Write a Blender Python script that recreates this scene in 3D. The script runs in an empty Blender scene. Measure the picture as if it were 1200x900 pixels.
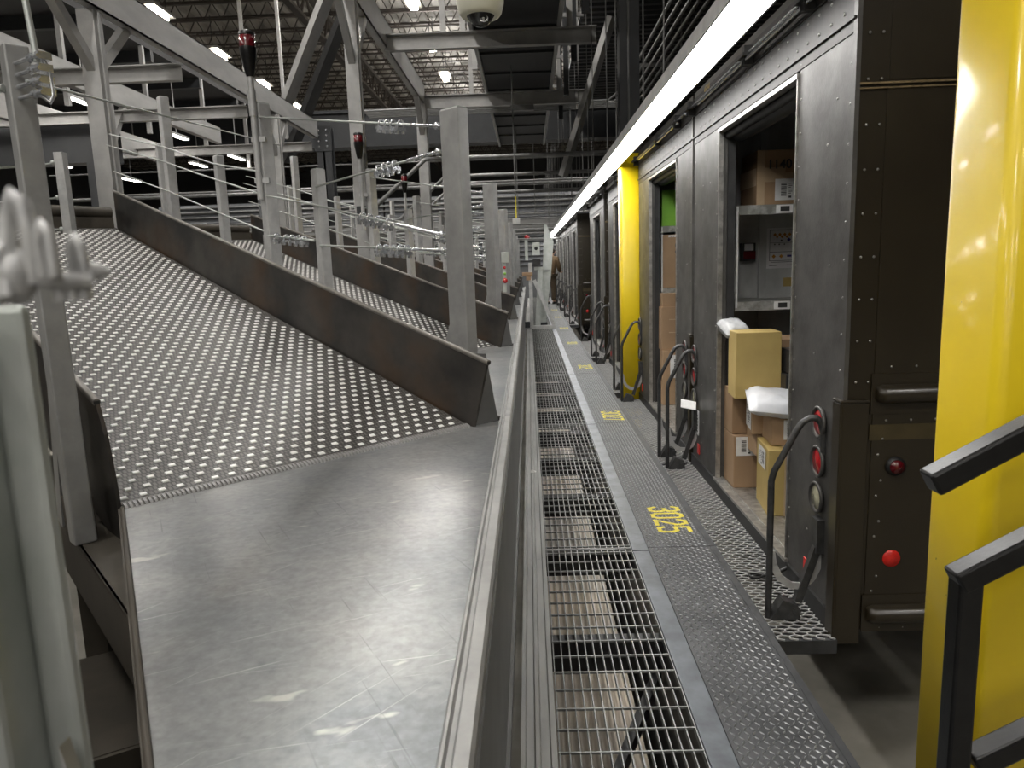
import bpy, math, random
from math import sin, cos, pi, radians
from mathutils import Vector, Matrix

random.seed(7)
SC = bpy.context.scene
COL = SC.collection
V = Vector
ORD = ['first', 'second', 'third', 'fourth', 'fifth', 'sixth', 'seventh', 'eighth', 'ninth', 'tenth', 'eleventh', 'twelfth',
       'thirteenth', 'fourteenth', 'fifteenth', 'sixteenth', 'seventeenth']

# ------------------------------------------------------------------ materials
MATS = {}
def new_mat(name):
    m = bpy.data.materials.new(name); m.use_nodes = True
    nt = m.node_tree; bs = nt.nodes['Principled BSDF']
    MATS[name] = m
    return m, nt, bs

def mix_noise(nt, c1, c2, scale=6.0, detail=4.0, lo=0.35, hi=0.65, stretch=(1, 1, 1), rot=(0, 0, 0), rough=0.6):
    tc = nt.nodes.new('ShaderNodeTexCoord')
    mp = nt.nodes.new('ShaderNodeMapping'); mp.inputs['Scale'].default_value = stretch; mp.inputs['Rotation'].default_value = rot
    nt.links.new(tc.outputs['Object'], mp.inputs['Vector'])
    nz = nt.nodes.new('ShaderNodeTexNoise'); nz.inputs['Scale'].default_value = scale
    nz.inputs['Detail'].default_value = detail; nz.inputs['Roughness'].default_value = rough
    nt.links.new(mp.outputs['Vector'], nz.inputs['Vector'])
    rp = nt.nodes.new('ShaderNodeValToRGB')
    rp.color_ramp.elements[0].position = lo; rp.color_ramp.elements[0].color = (*c1, 1)
    rp.color_ramp.elements[1].position = hi; rp.color_ramp.elements[1].color = (*c2, 1)
    nt.links.new(nz.outputs['Fac'], rp.inputs['Fac'])
    return nz, rp, mp

def mat(name, c1, c2=None, rough=0.5, metal=0.0, scale=6.0, lo=0.35, hi=0.65, stretch=(1, 1, 1), bump=0.0, rough2=None,
        coat=0.0, spec=None, rot=(0, 0, 0), detail=4.0, bscale=None):
    m, nt, bs = new_mat(name)
    bs.inputs['Roughness'].default_value = rough
    bs.inputs['Metallic'].default_value = metal
    if spec is not None: bs.inputs['Specular IOR Level'].default_value = spec
    if coat: bs.inputs['Coat Weight'].default_value = coat; bs.inputs['Coat Roughness'].default_value = 0.12
    c2 = c2 or tuple(x * 0.82 for x in c1)
    nz, rp, mp = mix_noise(nt, c1, c2, scale, detail, lo, hi, stretch, rot)
    nt.links.new(rp.outputs['Color'], bs.inputs['Base Color'])
    if rough2 is not None:
        mr = nt.nodes.new('ShaderNodeMapRange'); mr.inputs['To Min'].default_value = rough; mr.inputs['To Max'].default_value = rough2
        nt.links.new(nz.outputs['Fac'], mr.inputs['Value']); nt.links.new(mr.outputs['Result'], bs.inputs['Roughness'])
    if bump:
        bp = nt.nodes.new('ShaderNodeBump'); bp.inputs['Strength'].default_value = bump; bp.inputs['Distance'].default_value = 0.01
        src = nz
        if bscale:
            src = nt.nodes.new('ShaderNodeTexNoise'); src.inputs['Scale'].default_value = bscale
            nt.links.new(mp.outputs['Vector'], src.inputs['Vector'])
        nt.links.new(src.outputs['Fac'], bp.inputs['Height']); nt.links.new(bp.outputs['Normal'], bs.inputs['Normal'])
    return m

def emis(name, col, strength):
    m, nt, bs = new_mat(name)
    bs.inputs['Base Color'].default_value = (*col, 1)
    bs.inputs['Emission Color'].default_value = (*col, 1); bs.inputs['Emission Strength'].default_value = strength
    return m

GALV = mat('galvanized steel', (.56, .56, .55), (.45, .45, .445), .45, .35, 14, bump=.05, bscale=60)
GALVD = mat('weathered galvanized steel', (.38, .38, .37), (.3, .3, .293), .48, .35, 9, bump=.05, bscale=50)
GALVL = mat('pale galvanized steel', (.52, .54, .52), (.42, .45, .42), .45, .45, 11)
ZINC = mat('bright zinc', (.72, .73, .75), (.5, .52, .55), .25, .75, 20)
BEAMS = mat('light painted beam steel', (.42, .415, .405), (.33, .327, .32), .48, .2, 5, stretch=(1, .3, 1))
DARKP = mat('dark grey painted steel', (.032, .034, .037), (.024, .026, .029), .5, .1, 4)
BLACKSTEEL = mat('black steel', (.018, .018, .018), (.03, .03, .03), .45, .3, 8)
BLACKPAINT = mat('gloss black paint', (.006, .006, .0065), (.01, .01, .01), .28, .0, 30, spec=.4, bump=.03, bscale=120)
RUBBER = mat('black rubber', (.015, .015, .015), (.03, .03, .03), .7, 0, 10)
YELLOW = mat('yellow gloss paint', (.86, .63, .01), (.8, .58, .009), .42, 0, 2.5, coat=.35, bump=.02, bscale=35)
WHITE = mat('white label paper', (.8, .8, .78), (.72, .72, .71), .6, 0, 30)
PRINT = mat('black print', (.03, .03, .03), (.05, .05, .05), .6)
CASTZ = mat('dull cast zinc', (.6, .6, .59), (.42, .42, .42), .42, .35, 60)
CREAM = mat('cream plastic', (.74, .73, .6), (.7, .69, .57), .4, 0, 3)
GLASSD = mat('smoked dome plastic', (.02, .02, .025), (.03, .03, .03), .08, 0, 3)
REDL = mat('red lens', (.55, .015, .02), (.4, .01, .015), .15, 0, 60, coat=.6)
REDD = mat('dark red lens', (.13, .006, .01), (.09, .004, .008), .2, 0, 40, coat=.4)
REFLECT = mat('bright red reflector', (.75, .03, .02), (.6, .02, .015), .35, 0, 80)
CLEARL = mat('clear yellowish lens', (.55, .53, .38), (.4, .38, .27), .15, 0, 60, coat=.6)
ROLLER = mat('white roller plastic', (.93, .93, .9), (.86, .86, .83), .4, 0, 40)
POLY = mat('white poly mailer', (.75, .76, .79), (.6, .62, .66), .28, 0, 5, bump=.25, bscale=14)
CLEARBAG = mat('cloudy plastic film', (.6, .61, .62), (.4, .41, .42), .25, 0, 12, bump=.4, bscale=18)
CARD = mat('kraft cardboard', (.42, .28, .165), (.37, .245, .14), .8, 0, 5)
CARD2 = mat('brown cardboard', (.36, .235, .135), (.31, .2, .115), .8, 0, 4)
CARDY = mat('yellowed cardboard', (.5, .37, .13), (.44, .32, .11), .75, 0, 5)
TAPE = mat('tan packing tape', (.5, .37, .24), (.46, .34, .21), .35, 0, 20)
GREENB = mat('green printed board', (.22, .48, .05), (.18, .42, .04), .5, 0, 4)
GREENL = mat('pale green print', (.5, .7, .25), (.45, .65, .2), .5)
BLACKBOX = mat('black printed carton', (.02, .02, .022), (.035, .035, .035), .4)
TRUCKREAR = mat('worn grey brown truck steel', (.12, .116, .11), (.065, .062, .058), .36, .35, 5, bump=.06, bscale=90, rough2=.55, detail=9)
TRUCKHEAD = mat('dark brown grey header steel', (.04, .035, .032), (.024, .022, .02), .5, .1, 8, bump=.05, bscale=90)
TRUCKREARB = mat('olive brown truck steel', (.1, .09, .065), (.07, .062, .045), .38, .35, 7, bump=.05, bscale=90)
TRUCKSIDE = mat('dark brown truck paint', (.022, .0165, .009), (.03, .0235, .013), .32, 0, 2.5, coat=.15)
TRUCKBAND = mat('brown truck band paint', (.075, .058, .026), (.06, .046, .02), .4, 0, 12)
GOLD = mat('worn gold trim', (.3, .22, .11), (.16, .12, .06), .45, .2, 30)
GOLDTXT = mat('gold lettering', (.55, .38, .06), (.5, .33, .05), .5)
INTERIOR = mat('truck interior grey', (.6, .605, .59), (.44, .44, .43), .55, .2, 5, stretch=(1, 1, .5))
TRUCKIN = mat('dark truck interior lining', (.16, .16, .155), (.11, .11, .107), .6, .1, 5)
ALU = mat('scuffed aluminium', (.55, .54, .51), (.3, .29, .27), .38, .8, 18)
SHELFM = mat('scratched shelf metal', (.5, .5, .48), (.3, .3, .27), .45, .5, 16, lo=.42, hi=.58)
RIVET = mat('rivet steel', (.4, .39, .37), (.3, .3, .28), .35, .8, 30)
PLATE = mat('tread plate steel', (.09, .092, .096), (.055, .057, .06), .5, .5, 8)
LUGM = mat('highlighted tread lug steel', (.42, .43, .44), (.3, .31, .315), .36, .7, 20)  # highlights on the lugs are put into this lighter base colour
STRIP = mat('blue grey edge steel', (.155, .17, .188), (.085, .093, .105), .42, .5, 9, bump=.03, bscale=40)
YPAINT = mat('yellow stencil paint', (.74, .62, .05), (.55, .46, .05), .55, 0, 50, lo=.4, hi=.7)
GRATE = mat('bar grating steel', (.33, .34, .33), (.2, .205, .2), .42, .7, 25)
RAILM = mat('aluminium channel', (.42, .42, .4), (.28, .28, .265), .42, .4, 6, stretch=(1, .2, 1))
SKIRT = mat('grey skirt steel', (.2, .2, .195), (.15, .15, .146), .45, .35, 4)
PAN = mat('dusty brown corrugated metal', (.62, .54, .44), (.36, .345, .32), .7, .05, 1.6, lo=.3, hi=.7)
CONC = mat('concrete floor', (.3, .28, .24), (.19, .18, .155), .75, 0, 2.2, bump=.05, bscale=30)
DECK = mat('ceiling deck metal', (.36, .34, .3), (.3, .28, .25), .7, 0, 1.5)
JOIST = mat('red brown joist paint', (.075, .062, .052), (.055, .046, .04), .6, .1, 3)
WALLM = mat('dark wall cladding', (.045, .047, .05), (.035, .037, .04), .7, 0, .5)
LOUV = mat('dark louver paint', (.11, .115, .122), (.09, .094, .1), .6, 0, 2)
PALEW = mat('pale grey wall', (.2, .2, .195), (.16, .16, .156), .7, 0, .5)
PIPEM = mat('conduit steel', (.24, .24, .237), (.17, .17, .168), .45, .3, 6)
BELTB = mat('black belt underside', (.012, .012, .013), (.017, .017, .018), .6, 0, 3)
STRINGER = mat('brown grey structural steel', (.075, .064, .05), (.05, .044, .035), .62, .0, 4, spec=.3)
RAILB = mat('brown grey rolled steel', (.2, .185, .165), (.13, .12, .105), .42, .3, 9)
COAT = mat('brown work jacket cloth', (.12, .075, .035), (.09, .055, .025), .85, 0, 20)
TROUS = mat('brown trouser cloth', (.075, .052, .03), (.055, .038, .02), .85, 0, 20)
SKIN = mat('skin', (.5, .3, .2), (.45, .26, .17), .55)
HANDLEM = mat('worn dark grey handle paint', (.04, .04, .04), (.075, .075, .074), .38, .3, 25)
HAIR = mat('dark hair', (.025, .018, .012), (.035, .025, .016), .7)
SHOE = mat('black shoe leather', (.015, .015, .015), (.03, .03, .03), .4)
POSTERW = mat('printed poster paper', (.8, .78, .79), (.72, .7, .71), .4, 0, 8)
ORANGE = mat('orange print', (.55, .25, .03), (.45, .19, .02), .5)
BLUEP = mat('blue print', (.06, .05, .25), (.05, .04, .2), .5)
TRASH = mat('paper scrap', (.75, .74, .7), (.6, .6, .58), .7)
LENS = emis('glowing white diffuser', (1, .985, .96), 12.5)
BAYL = emis('glowing high bay lens', (1, .9, .74), 30.0)
SPARK = emis('small white lamp', (1, .95, .85), 25.0)

# wall plates: mill scale steel with rust
def make_mill():
    m, nt, bs = new_mat('dark mill scale steel')
    bs.inputs['Metallic'].default_value = .35; bs.inputs['Roughness'].default_value = .42
    nz, rp, mp = mix_noise(nt, (.055, .049, .043), (.02, .019, .018), 2.6, 8, .38, .62, (1, 1, 1.2))
    n2 = nt.nodes.new('ShaderNodeTexNoise'); n2.inputs['Scale'].default_value = 1.7; n2.inputs['Detail'].default_value = 7
    nt.links.new(mp.outputs['Vector'], n2.inputs['Vector'])
    r2 = nt.nodes.new('ShaderNodeValToRGB'); r2.color_ramp.elements[0].position = .53; r2.color_ramp.elements[1].position = .72
    r2.color_ramp.elements[0].color = (0, 0, 0, 1); r2.color_ramp.elements[1].color = (.75, .75, .75, 1)
    nt.links.new(n2.outputs['Fac'], r2.inputs['Fac'])
    mx = nt.nodes.new('ShaderNodeMix'); mx.data_type = 'RGBA'
    nt.links.new(r2.outputs['Color'], mx.inputs['Factor']); nt.links.new(rp.outputs['Color'], mx.inputs['A'])
    mx.inputs['B'].default_value = (.085, .045, .018, 1)
    nt.links.new(mx.outputs['Result'], bs.inputs['Base Color'])
    mr = nt.nodes.new('ShaderNodeMapRange'); mr.inputs['To Min'].default_value = .3; mr.inputs['To Max'].default_value = .6
    nt.links.new(nz.outputs['Fac'], mr.inputs['Value']); nt.links.new(mr.outputs['Result'], bs.inputs['Roughness'])
    return m
MILL = make_mill()

def make_slide():
    m, nt, bs = new_mat('polished slide steel')
    bs.inputs['Metallic'].default_value = .62
    N, L = nt.nodes.new, nt.links.new
    nz, rp, mp = mix_noise(nt, (.34, .342, .335), (.2, .212, .222), 1.5, 9, .36, .64, rough=.62)
    tc = [n for n in nt.nodes if n.type == 'TEX_COORD'][0]
    col = rp.outputs['Color']
    fine = N('ShaderNodeTexNoise'); fine.inputs['Scale'].default_value = 55; fine.inputs['Detail'].default_value = 6
    L(tc.outputs['Object'], fine.inputs['Vector'])
    fr = N('ShaderNodeValToRGB'); fr.color_ramp.elements[0].position = .3; fr.color_ramp.elements[0].color = (.82, .82, .82, 1)
    fr.color_ramp.elements[1].position = .7; fr.color_ramp.elements[1].color = (1.1, 1.1, 1.1, 1)
    L(fine.outputs['Fac'], fr.inputs['Fac'])
    mx = N('ShaderNodeMix'); mx.data_type = 'RGBA'; mx.blend_type = 'MULTIPLY'; mx.inputs['Factor'].default_value = 1
    L(col, mx.inputs['A']); L(fr.outputs['Color'], mx.inputs['B']); col = mx.outputs['Result']
    def scratches(rot, sx, sy, lo, hi, c, seed):
        nonlocal col
        sc = N('ShaderNodeMapping'); sc.vector_type = 'TEXTURE'; sc.inputs['Rotation'].default_value = (0, 0, radians(rot)); sc.inputs['Scale'].default_value = (1 / sx, 1 / sy, 1); sc.inputs['Location'].default_value = (seed, seed * .7, 0)
        L(tc.outputs['Object'], sc.inputs['Vector'])
        n = N('ShaderNodeTexNoise'); n.inputs['Scale'].default_value = 1; n.inputs['Detail'].default_value = 3; L(sc.outputs['Vector'], n.inputs['Vector'])
        r = N('ShaderNodeValToRGB'); r.color_ramp.elements[0].position = lo; r.color_ramp.elements[1].position = hi
        r.color_ramp.elements[0].color = (0, 0, 0, 1); r.color_ramp.elements[1].color = (.55, .55, .55, 1); L(n.outputs['Fac'], r.inputs['Fac'])
        k = N('ShaderNodeMix'); k.data_type = 'RGBA'; L(r.outputs['Color'], k.inputs['Factor']); L(col, k.inputs['A']); k.inputs['B'].default_value = (*c, 1); col = k.outputs['Result']
    scratches(28, 2.5, 150, .68, .75, (.6, .6, .58), 0)
    scratches(12, 4, 170, .69, .76, (.58, .58, .56), 4)
    scratches(52, 3, 190, .69, .76, (.56, .56, .54), 9)
    scratches(20, 6, 14, .69, .74, (.6, .59, .54), 2)
    scratches(-60, 3, 120, .68, .75, (.09, .095, .1), 14)
    L(col, bs.inputs['Base Color'])
    mr = N('ShaderNodeMapRange'); mr.inputs['To Min'].default_value = .27; mr.inputs['To Max'].default_value = .44
    L(nz.outputs['Fac'], mr.inputs['Value']); L(mr.outputs['Result'], bs.inputs['Roughness'])
    bp = N('ShaderNodeBump'); bp.inputs['Strength'].default_value = .08; bp.inputs['Distance'].default_value = .002
    L(fine.outputs['Fac'], bp.inputs['Height']); L(bp.outputs['Normal'], bs.inputs['Normal'])
    return m
SLIDE = make_slide()

BANG = math.atan2(.718, .697)      # direction of the belt nose line
def make_belt():
    m, nt, bs = new_mat('grey modular belt plastic')
    bs.inputs['Roughness'].default_value = .5
    tc = nt.nodes.new('ShaderNodeTexCoord')
    mp = nt.nodes.new('ShaderNodeMapping'); mp.inputs['Rotation'].default_value = (0, 0, -BANG)
    nt.links.new(tc.outputs['Object'], mp.inputs['Vector'])
    ck = nt.nodes.new('ShaderNodeTexBrick')
    ck.inputs['Scale'].default_value = 1; ck.offset = .5; ck.inputs['Brick Width'].default_value = .0153
    ck.inputs['Row Height'].default_value = .0256; ck.inputs['Mortar Size'].default_value = .0032; ck.inputs['Mortar Smooth'].default_value = .3
    ck.inputs['Color1'].default_value = (.125, .117, .108, 1); ck.inputs['Color2'].default_value = (.095, .088, .081, 1)
    ck.inputs['Mortar'].default_value = (.014, .0125, .011, 1)
    nt.links.new(mp.outputs['Vector'], ck.inputs['Vector'])
    nt.links.new(ck.outputs['Color'], bs.inputs['Base Color'])
    return m
BELT = make_belt()

# ------------------------------------------------------------------ mesh builder
class MB:
    def __init__(s): s.v = []; s.f = []; s.m = []; s.sm = []; s.cur = 0; s.mats = []
    def use(s, mt):
        if mt not in s.mats: s.mats.append(mt)
        s.cur = s.mats.index(mt); return s
    def add(s, vs, fs, smooth=False):
        b = len(s.v); s.v.extend([tuple(p) for p in vs])
        for f in fs: s.f.append(tuple(i + b for i in f)); s.m.append(s.cur); s.sm.append(smooth)
        return s
    def hexa(s, p):   # 8 points bottom 4, top 4
        return s.add(p, [(3, 2, 1, 0), (4, 5, 6, 7), (0, 1, 5, 4), (1, 2, 6, 5), (2, 3, 7, 6), (3, 0, 4, 7)])
    def box(s, x0, x1, y0, y1, z0, z1):
        return s.hexa([(x0, y0, z0), (x1, y0, z0), (x1, y1, z0), (x0, y1, z0), (x0, y0, z1), (x1, y0, z1), (x1, y1, z1), (x0, y1, z1)])
    def obox(s, o, ax, ay, az):    # corner + three edge vectors
        o, ax, ay, az = V(o), V(ax), V(ay), V(az)
        return s.hexa([o, o + ax, o + ax + ay, o + ay, o + az, o + ax + az, o + ax + ay + az, o + ay + az])
    def beam(s, p0, p1, w, h, up=(0, 0, 1)):
        p0, p1 = V(p0), V(p1); d = (p1 - p0); u = V(up)
        if abs(d.normalized().dot(u)) > .98: u = V((0, 1, 0))
        sd = d.cross(u).normalized(); u = sd.cross(d).normalized()
        return s.obox(p0 - sd * w / 2 - u * h / 2, d, sd * w, u * h)
    def cbeam(s, p0, p1, w, h, t=.012, side=1):   # channel section open to one side
        p0, p1 = V(p0), V(p1); d = (p1 - p0); sd = d.cross(V((0, 0, 1))).normalized(); u = sd.cross(d).normalized()
        s.beam(p0 + sd * side * (w / 2 - t / 2), p1 + sd * side * (w / 2 - t / 2), t, h)
        s.beam(p0 + u * (h / 2 - t / 2), p1 + u * (h / 2 - t / 2), w, t)
        s.beam(p0 - u * (h / 2 - t / 2), p1 - u * (h / 2 - t / 2), w, t)
        return s
    def tube(s, pts, r, seg=8, closed=False, flat=None):
        pts = [V(p) for p in pts]; n = len(pts); rings = []
        up = None
        for i in range(n):
            if closed: t = (pts[(i + 1) % n] - pts[i - 1])
            elif i == 0: t = pts[1] - pts[0]
            elif i == n - 1: t = pts[-1] - pts[-2]
            else: t = (pts[i + 1] - pts[i]).normalized() + (pts[i] - pts[i - 1]).normalized()
            t.normalize()
            if up is None:
                a = V((0, 0, 1)) if abs(t.z) < .9 else V((0, 1, 0))
                up = (a - t * a.dot(t)).normalized()
            else:
                up = (up - t * up.dot(t)); up = up.normalized() if up.length > 1e-6 else V((1, 0, 0))
            sd = t.cross(up)
            rr = r[i] if isinstance(r, (list, tuple)) else r
            rings.append([pts[i] + up * (cos(2 * pi * k / seg) * rr) + sd * (sin(2 * pi * k / seg) * rr) for k in range(seg)])
        vs = [p for ring in rings for p in ring]; fs = []
        m = n if closed else n - 1
        for i in range(m):
            for k in range(seg):
                a = i * seg + k; b = i * seg + (k + 1) % seg; j = (i + 1) % n
                fs.append((a, b, j * seg + (k + 1) % seg, j * seg + k))
        s.add(vs, fs, True)
        if not closed:
            s.add(rings[0], [tuple(reversed(range(seg)))]); s.add(rings[-1], [tuple(range(seg))])
        return s
    def cyl(s, p0, p1, r, seg=12): return s.tube([p0, p1], r, seg)
    def prism(s, poly, o, ax, ay, ext):   # polygon in plane (ax, ay) from o, extruded by vector ext
        o, ax, ay, ext = V(o), V(ax), V(ay), V(ext); n = len(poly)
        a = [o + ax * p[0] + ay * p[1] for p in poly]; b = [p + ext for p in a]
        fs = [tuple(reversed(range(n))), tuple(range(n, 2 * n))]
        for i in range(n): fs.append((i, (i + 1) % n, n + (i + 1) % n, n + i))
        return s.add(a + b, fs)
    def quad(s, a, b, c, d): return s.add([a, b, c, d], [(0, 1, 2, 3)])
    def lathe(s, prof, c, axis=(0, 0, 1), seg=20):   # prof: (r, h)
        ax = V(axis).normalized(); a = V((1, 0, 0)) if abs(ax.x) < .9 else V((0, 1, 0))
        u = (a - ax * a.dot(ax)).normalized(); w = ax.cross(u); c = V(c); vs = []; fs = []
        for r, h in prof:
            for k in range(seg): vs.append(c + ax * h + (u * cos(2 * pi * k / seg) + w * sin(2 * pi * k / seg)) * r)
        for i in range(len(prof) - 1):
            for k in range(seg):
                fs.append((i * seg + k, i * seg + (k + 1) % seg, (i + 1) * seg + (k + 1) % seg, (i + 1) * seg + k))
        s.add(vs, fs, True)
        if prof[0][0] > 1e-5: s.add(vs[:seg], [tuple(reversed(range(seg)))])
        if prof[-1][0] > 1e-5: s.add(vs[-seg:], [tuple(range(seg))])
        return s
    def sph(s, c, r, seg=12, sc=(1, 1, 1)):
        n = max(4, seg // 2); vs = []; fs = []
        for i in range(n + 1):
            th = pi * i / n
            for k in range(seg): vs.append((c[0] + r * sc[0] * sin(th) * cos(2 * pi * k / seg), c[1] + r * sc[1] * sin(th) * sin(2 * pi * k / seg), c[2] + r * sc[2] * cos(th)))
        for i in range(n):
            for k in range(seg): fs.append((i * seg + k, (i + 1) * seg + k, (i + 1) * seg + (k + 1) % seg, i * seg + (k + 1) % seg))
        return s.add(vs, fs, True)
    def build(s, name, m=None, parent=None, world=True, bevel=0, bseg=2):
        if m is not None and not s.mats: s.mats = [m]
        me = bpy.data.meshes.new(name)
        off = parent_loc(parent) if (parent is not None and world) else V((0, 0, 0))
        me.from_pydata([(p[0] - off.x, p[1] - off.y, p[2] - off.z) for p in s.v], [], s.f)
        for mt in s.mats: me.materials.append(mt)
        me.polygons.foreach_set('material_index', s.m); me.polygons.foreach_set('use_smooth', s.sm)
        me.update()
        o = bpy.data.objects.new(name, me); COL.objects.link(o)
        if parent is not None: o.parent = parent
        if bevel:
            b = o.modifiers.new('Bevel', 'BEVEL'); b.width = bevel; b.segments = bseg; b.limit_method = 'ANGLE'; b.angle_limit = radians(50)
        return o

def parent_loc(o):
    l = V((0, 0, 0))
    while o is not None: l = l + o.location; o = o.parent
    return l

def tag(o, label=None, cat=None, group=None, kind=None):
    if label: o['label'] = label
    if cat: o['category'] = cat
    if group: o['group'] = group
    if kind: o['kind'] = kind
    return o
def thing(name, label, cat, loc=(0, 0, 0), group=None):
    o = bpy.data.objects.new(name, None); o.empty_display_size = .1; COL.objects.link(o); o.location = loc
    return tag(o, label, cat, group)
KIDS = {}
def children(o): return [c for c in COL.objects if c.parent == o]
def copy_tree(o, dloc=(0, 0, 0), label=None, parent=None, skip=()):
    c = o.copy(); COL.objects.link(c)
    if parent is not None: c.parent = parent
    else: c.location = V(o.location) + V(dloc)
    if label: c['label'] = label
    for ch in children(o):
        if ch.name.split('.')[0] in skip: continue
        copy_tree(ch, parent=c, skip=skip)
    return c

def text_geo(mb, txt, size, o, ax, ay, up):   # flat text laid on a surface: o origin, ax reading direction, ay letter up
    cu = bpy.data.curves.new('t', 'FONT'); cu.body = txt; cu.size = size; cu.offset = size * .015
    ob = bpy.data.objects.new('t', cu); COL.objects.link(ob)
    dg = bpy.context.evaluated_depsgraph_get(); dg.update()
    me = ob.evaluated_get(dg).to_mesh()
    o, ax, ay, up = V(o), V(ax), V(ay), V(up)
    mb.add([o + ax * v.co.x + ay * v.co.y + up for v in me.vertices], [tuple(p.vertices) for p in me.polygons])
    ob.evaluated_get(dg).to_mesh_clear()
    bpy.data.objects.remove(ob); bpy.data.curves.remove(cu)

def struct(name, mb, m=None):
    o = mb.build(name, m); o['kind'] = 'structure'; return o

# ------------------------------------------------------------------ camera
FPX = 860.0
def camera():
    vp = (619., 308.); roll = radians(2.0)
    yd = V((vp[0] - 600, vp[1] - 450, FPX)).normalized()
    s, c = sin(roll), cos(roll)
    dn = V((s, c, -(s * yd.x + c * yd.y) / yd.z)).normalized(); up = -dn
    xd = dn.cross(yd)
    # rows are world axes in image-camera coordinates (x right, y down, z forward)
    cam = bpy.data.cameras.new('camera'); co = bpy.data.objects.new('camera', cam); COL.objects.link(co)
    right = V((xd.x, yd.x, up.x)); down = V((xd.y, yd.y, up.y)); fwd = V((xd.z, yd.z, up.z))
    M = Matrix((( right.x, -down.x, -fwd.x, 0), (right.y, -down.y, -fwd.y, 0), (right.z, -down.z, -fwd.z, 1.35), (0, 0, 0, 1)))
    co.matrix_world = M
    cam.sensor_width = 36; cam.sensor_fit = 'HORIZONTAL'; cam.lens = 36 * FPX / 1200
    cam.clip_start = .02; cam.clip_end = 300
    cam.dof.use_dof = True; cam.dof.focus_distance = 4.2; cam.dof.aperture_fstop = 9.0
    SC.camera = co
camera()

# ------------------------------------------------------------------ room
def room():
    m = MB(); m.box(-32, 26, -30, 62, -.9, -.7); struct('floor', m, CONC)
    # ceiling: ribbed deck
    m = MB(); y = -8.0; z0, z1 = 10.0, 10.12
    prof = []
    x = -32.0; vs = []
    while x < 26:
        prof += [(x, z0), (x + .25, z0), (x + .33, z1), (x + .58, z1)]; x += .66
    n = len(prof)
    vs = [(p[0], -30, p[1]) for p in prof] + [(p[0], 62, p[1]) for p in prof]
    m.add(vs, [(i, i + 1, n + i + 1, n + i) for i in range(n - 1)]); m.box(-32, 26, -30, 62, 10.2, 10.3)
    struct('ceiling', m, DECK)
    m = MB(); m.box(-32, 26, 62, 62.3, -.9, 10.3); struct('wall_back', m, WALLM)
    m = MB(); m.box(-32, 26, -30.3, -30, -.9, 10.3); struct('wall_front', m, WALLM)
    m = MB(); m.box(-32.3, -32, -30, 62, -.9, 10.3); struct('wall_left', m, WALLM)
    m = MB(); m.box(26, 26.3, -30, 62, -.9, 10.3); struct('wall_right', m, WALLM)
room()

def joists():
    proto = None
    ys = [7 + 1.5 * i for i in range(34)]
    for i, y in enumerate(ys):
        if proto is None:
            t = thing('roof_joist', 'red brown open web joist under the ceiling deck, first from the camera', 'roof joist', (0, y, 9.35), 'open web joists under the ceiling deck')
            m = MB(); m.box(-30, 24, y - .05, y + .05, 9.93, 9.99); m.build('top_chord', JOIST, t)
            m = MB(); m.box(-30, 24, y - .05, y + .05, 9.38, 9.43); m.build('bottom_chord', JOIST, t)
            m = MB(); x = -30.0
            while x < 24:
                m.beam((x, y, 9.4), (x + .3, y, 9.95), .028, .028); m.beam((x + .3, y, 9.95), (x + .6, y, 9.4), .028, .028); x += .6
            m.build('web', JOIST, t); proto = t
        else:
            copy_tree(proto, (0, y - ys[0], 0), f'red brown open web joist under the ceiling deck, number {i + 1} from the camera')
    for j, (x, d) in enumerate([(-18, 'far left'), (-6.2, 'left of the overhead conveyor'), (7, 'above the trucks')]):
        t = thing('roof_girder', f'dark truss girder running lengthwise under the joists, {d}', 'girder', (x, 27, 8.1), 'truss girders')
        m = MB(); m.box(x - .1, x + .1, 4, 61.5, 9.23, 9.37); m.build('top_chord', JOIST, t)
        m = MB(); m.box(x - .1, x + .1, 4, 61.5, 8.4, 8.5); m.build('bottom_chord', JOIST, t)
        m = MB(); y = 4.0
        while y < 60:
            m.beam((x, y, 8.45), (x, y + .6, 9.3), .06, .06); m.beam((x, y + .6, 9.3), (x, y + 1.2, 8.45), .06, .06); y += 1.2
        m.build('web', JOIST, t)
joists()

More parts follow.
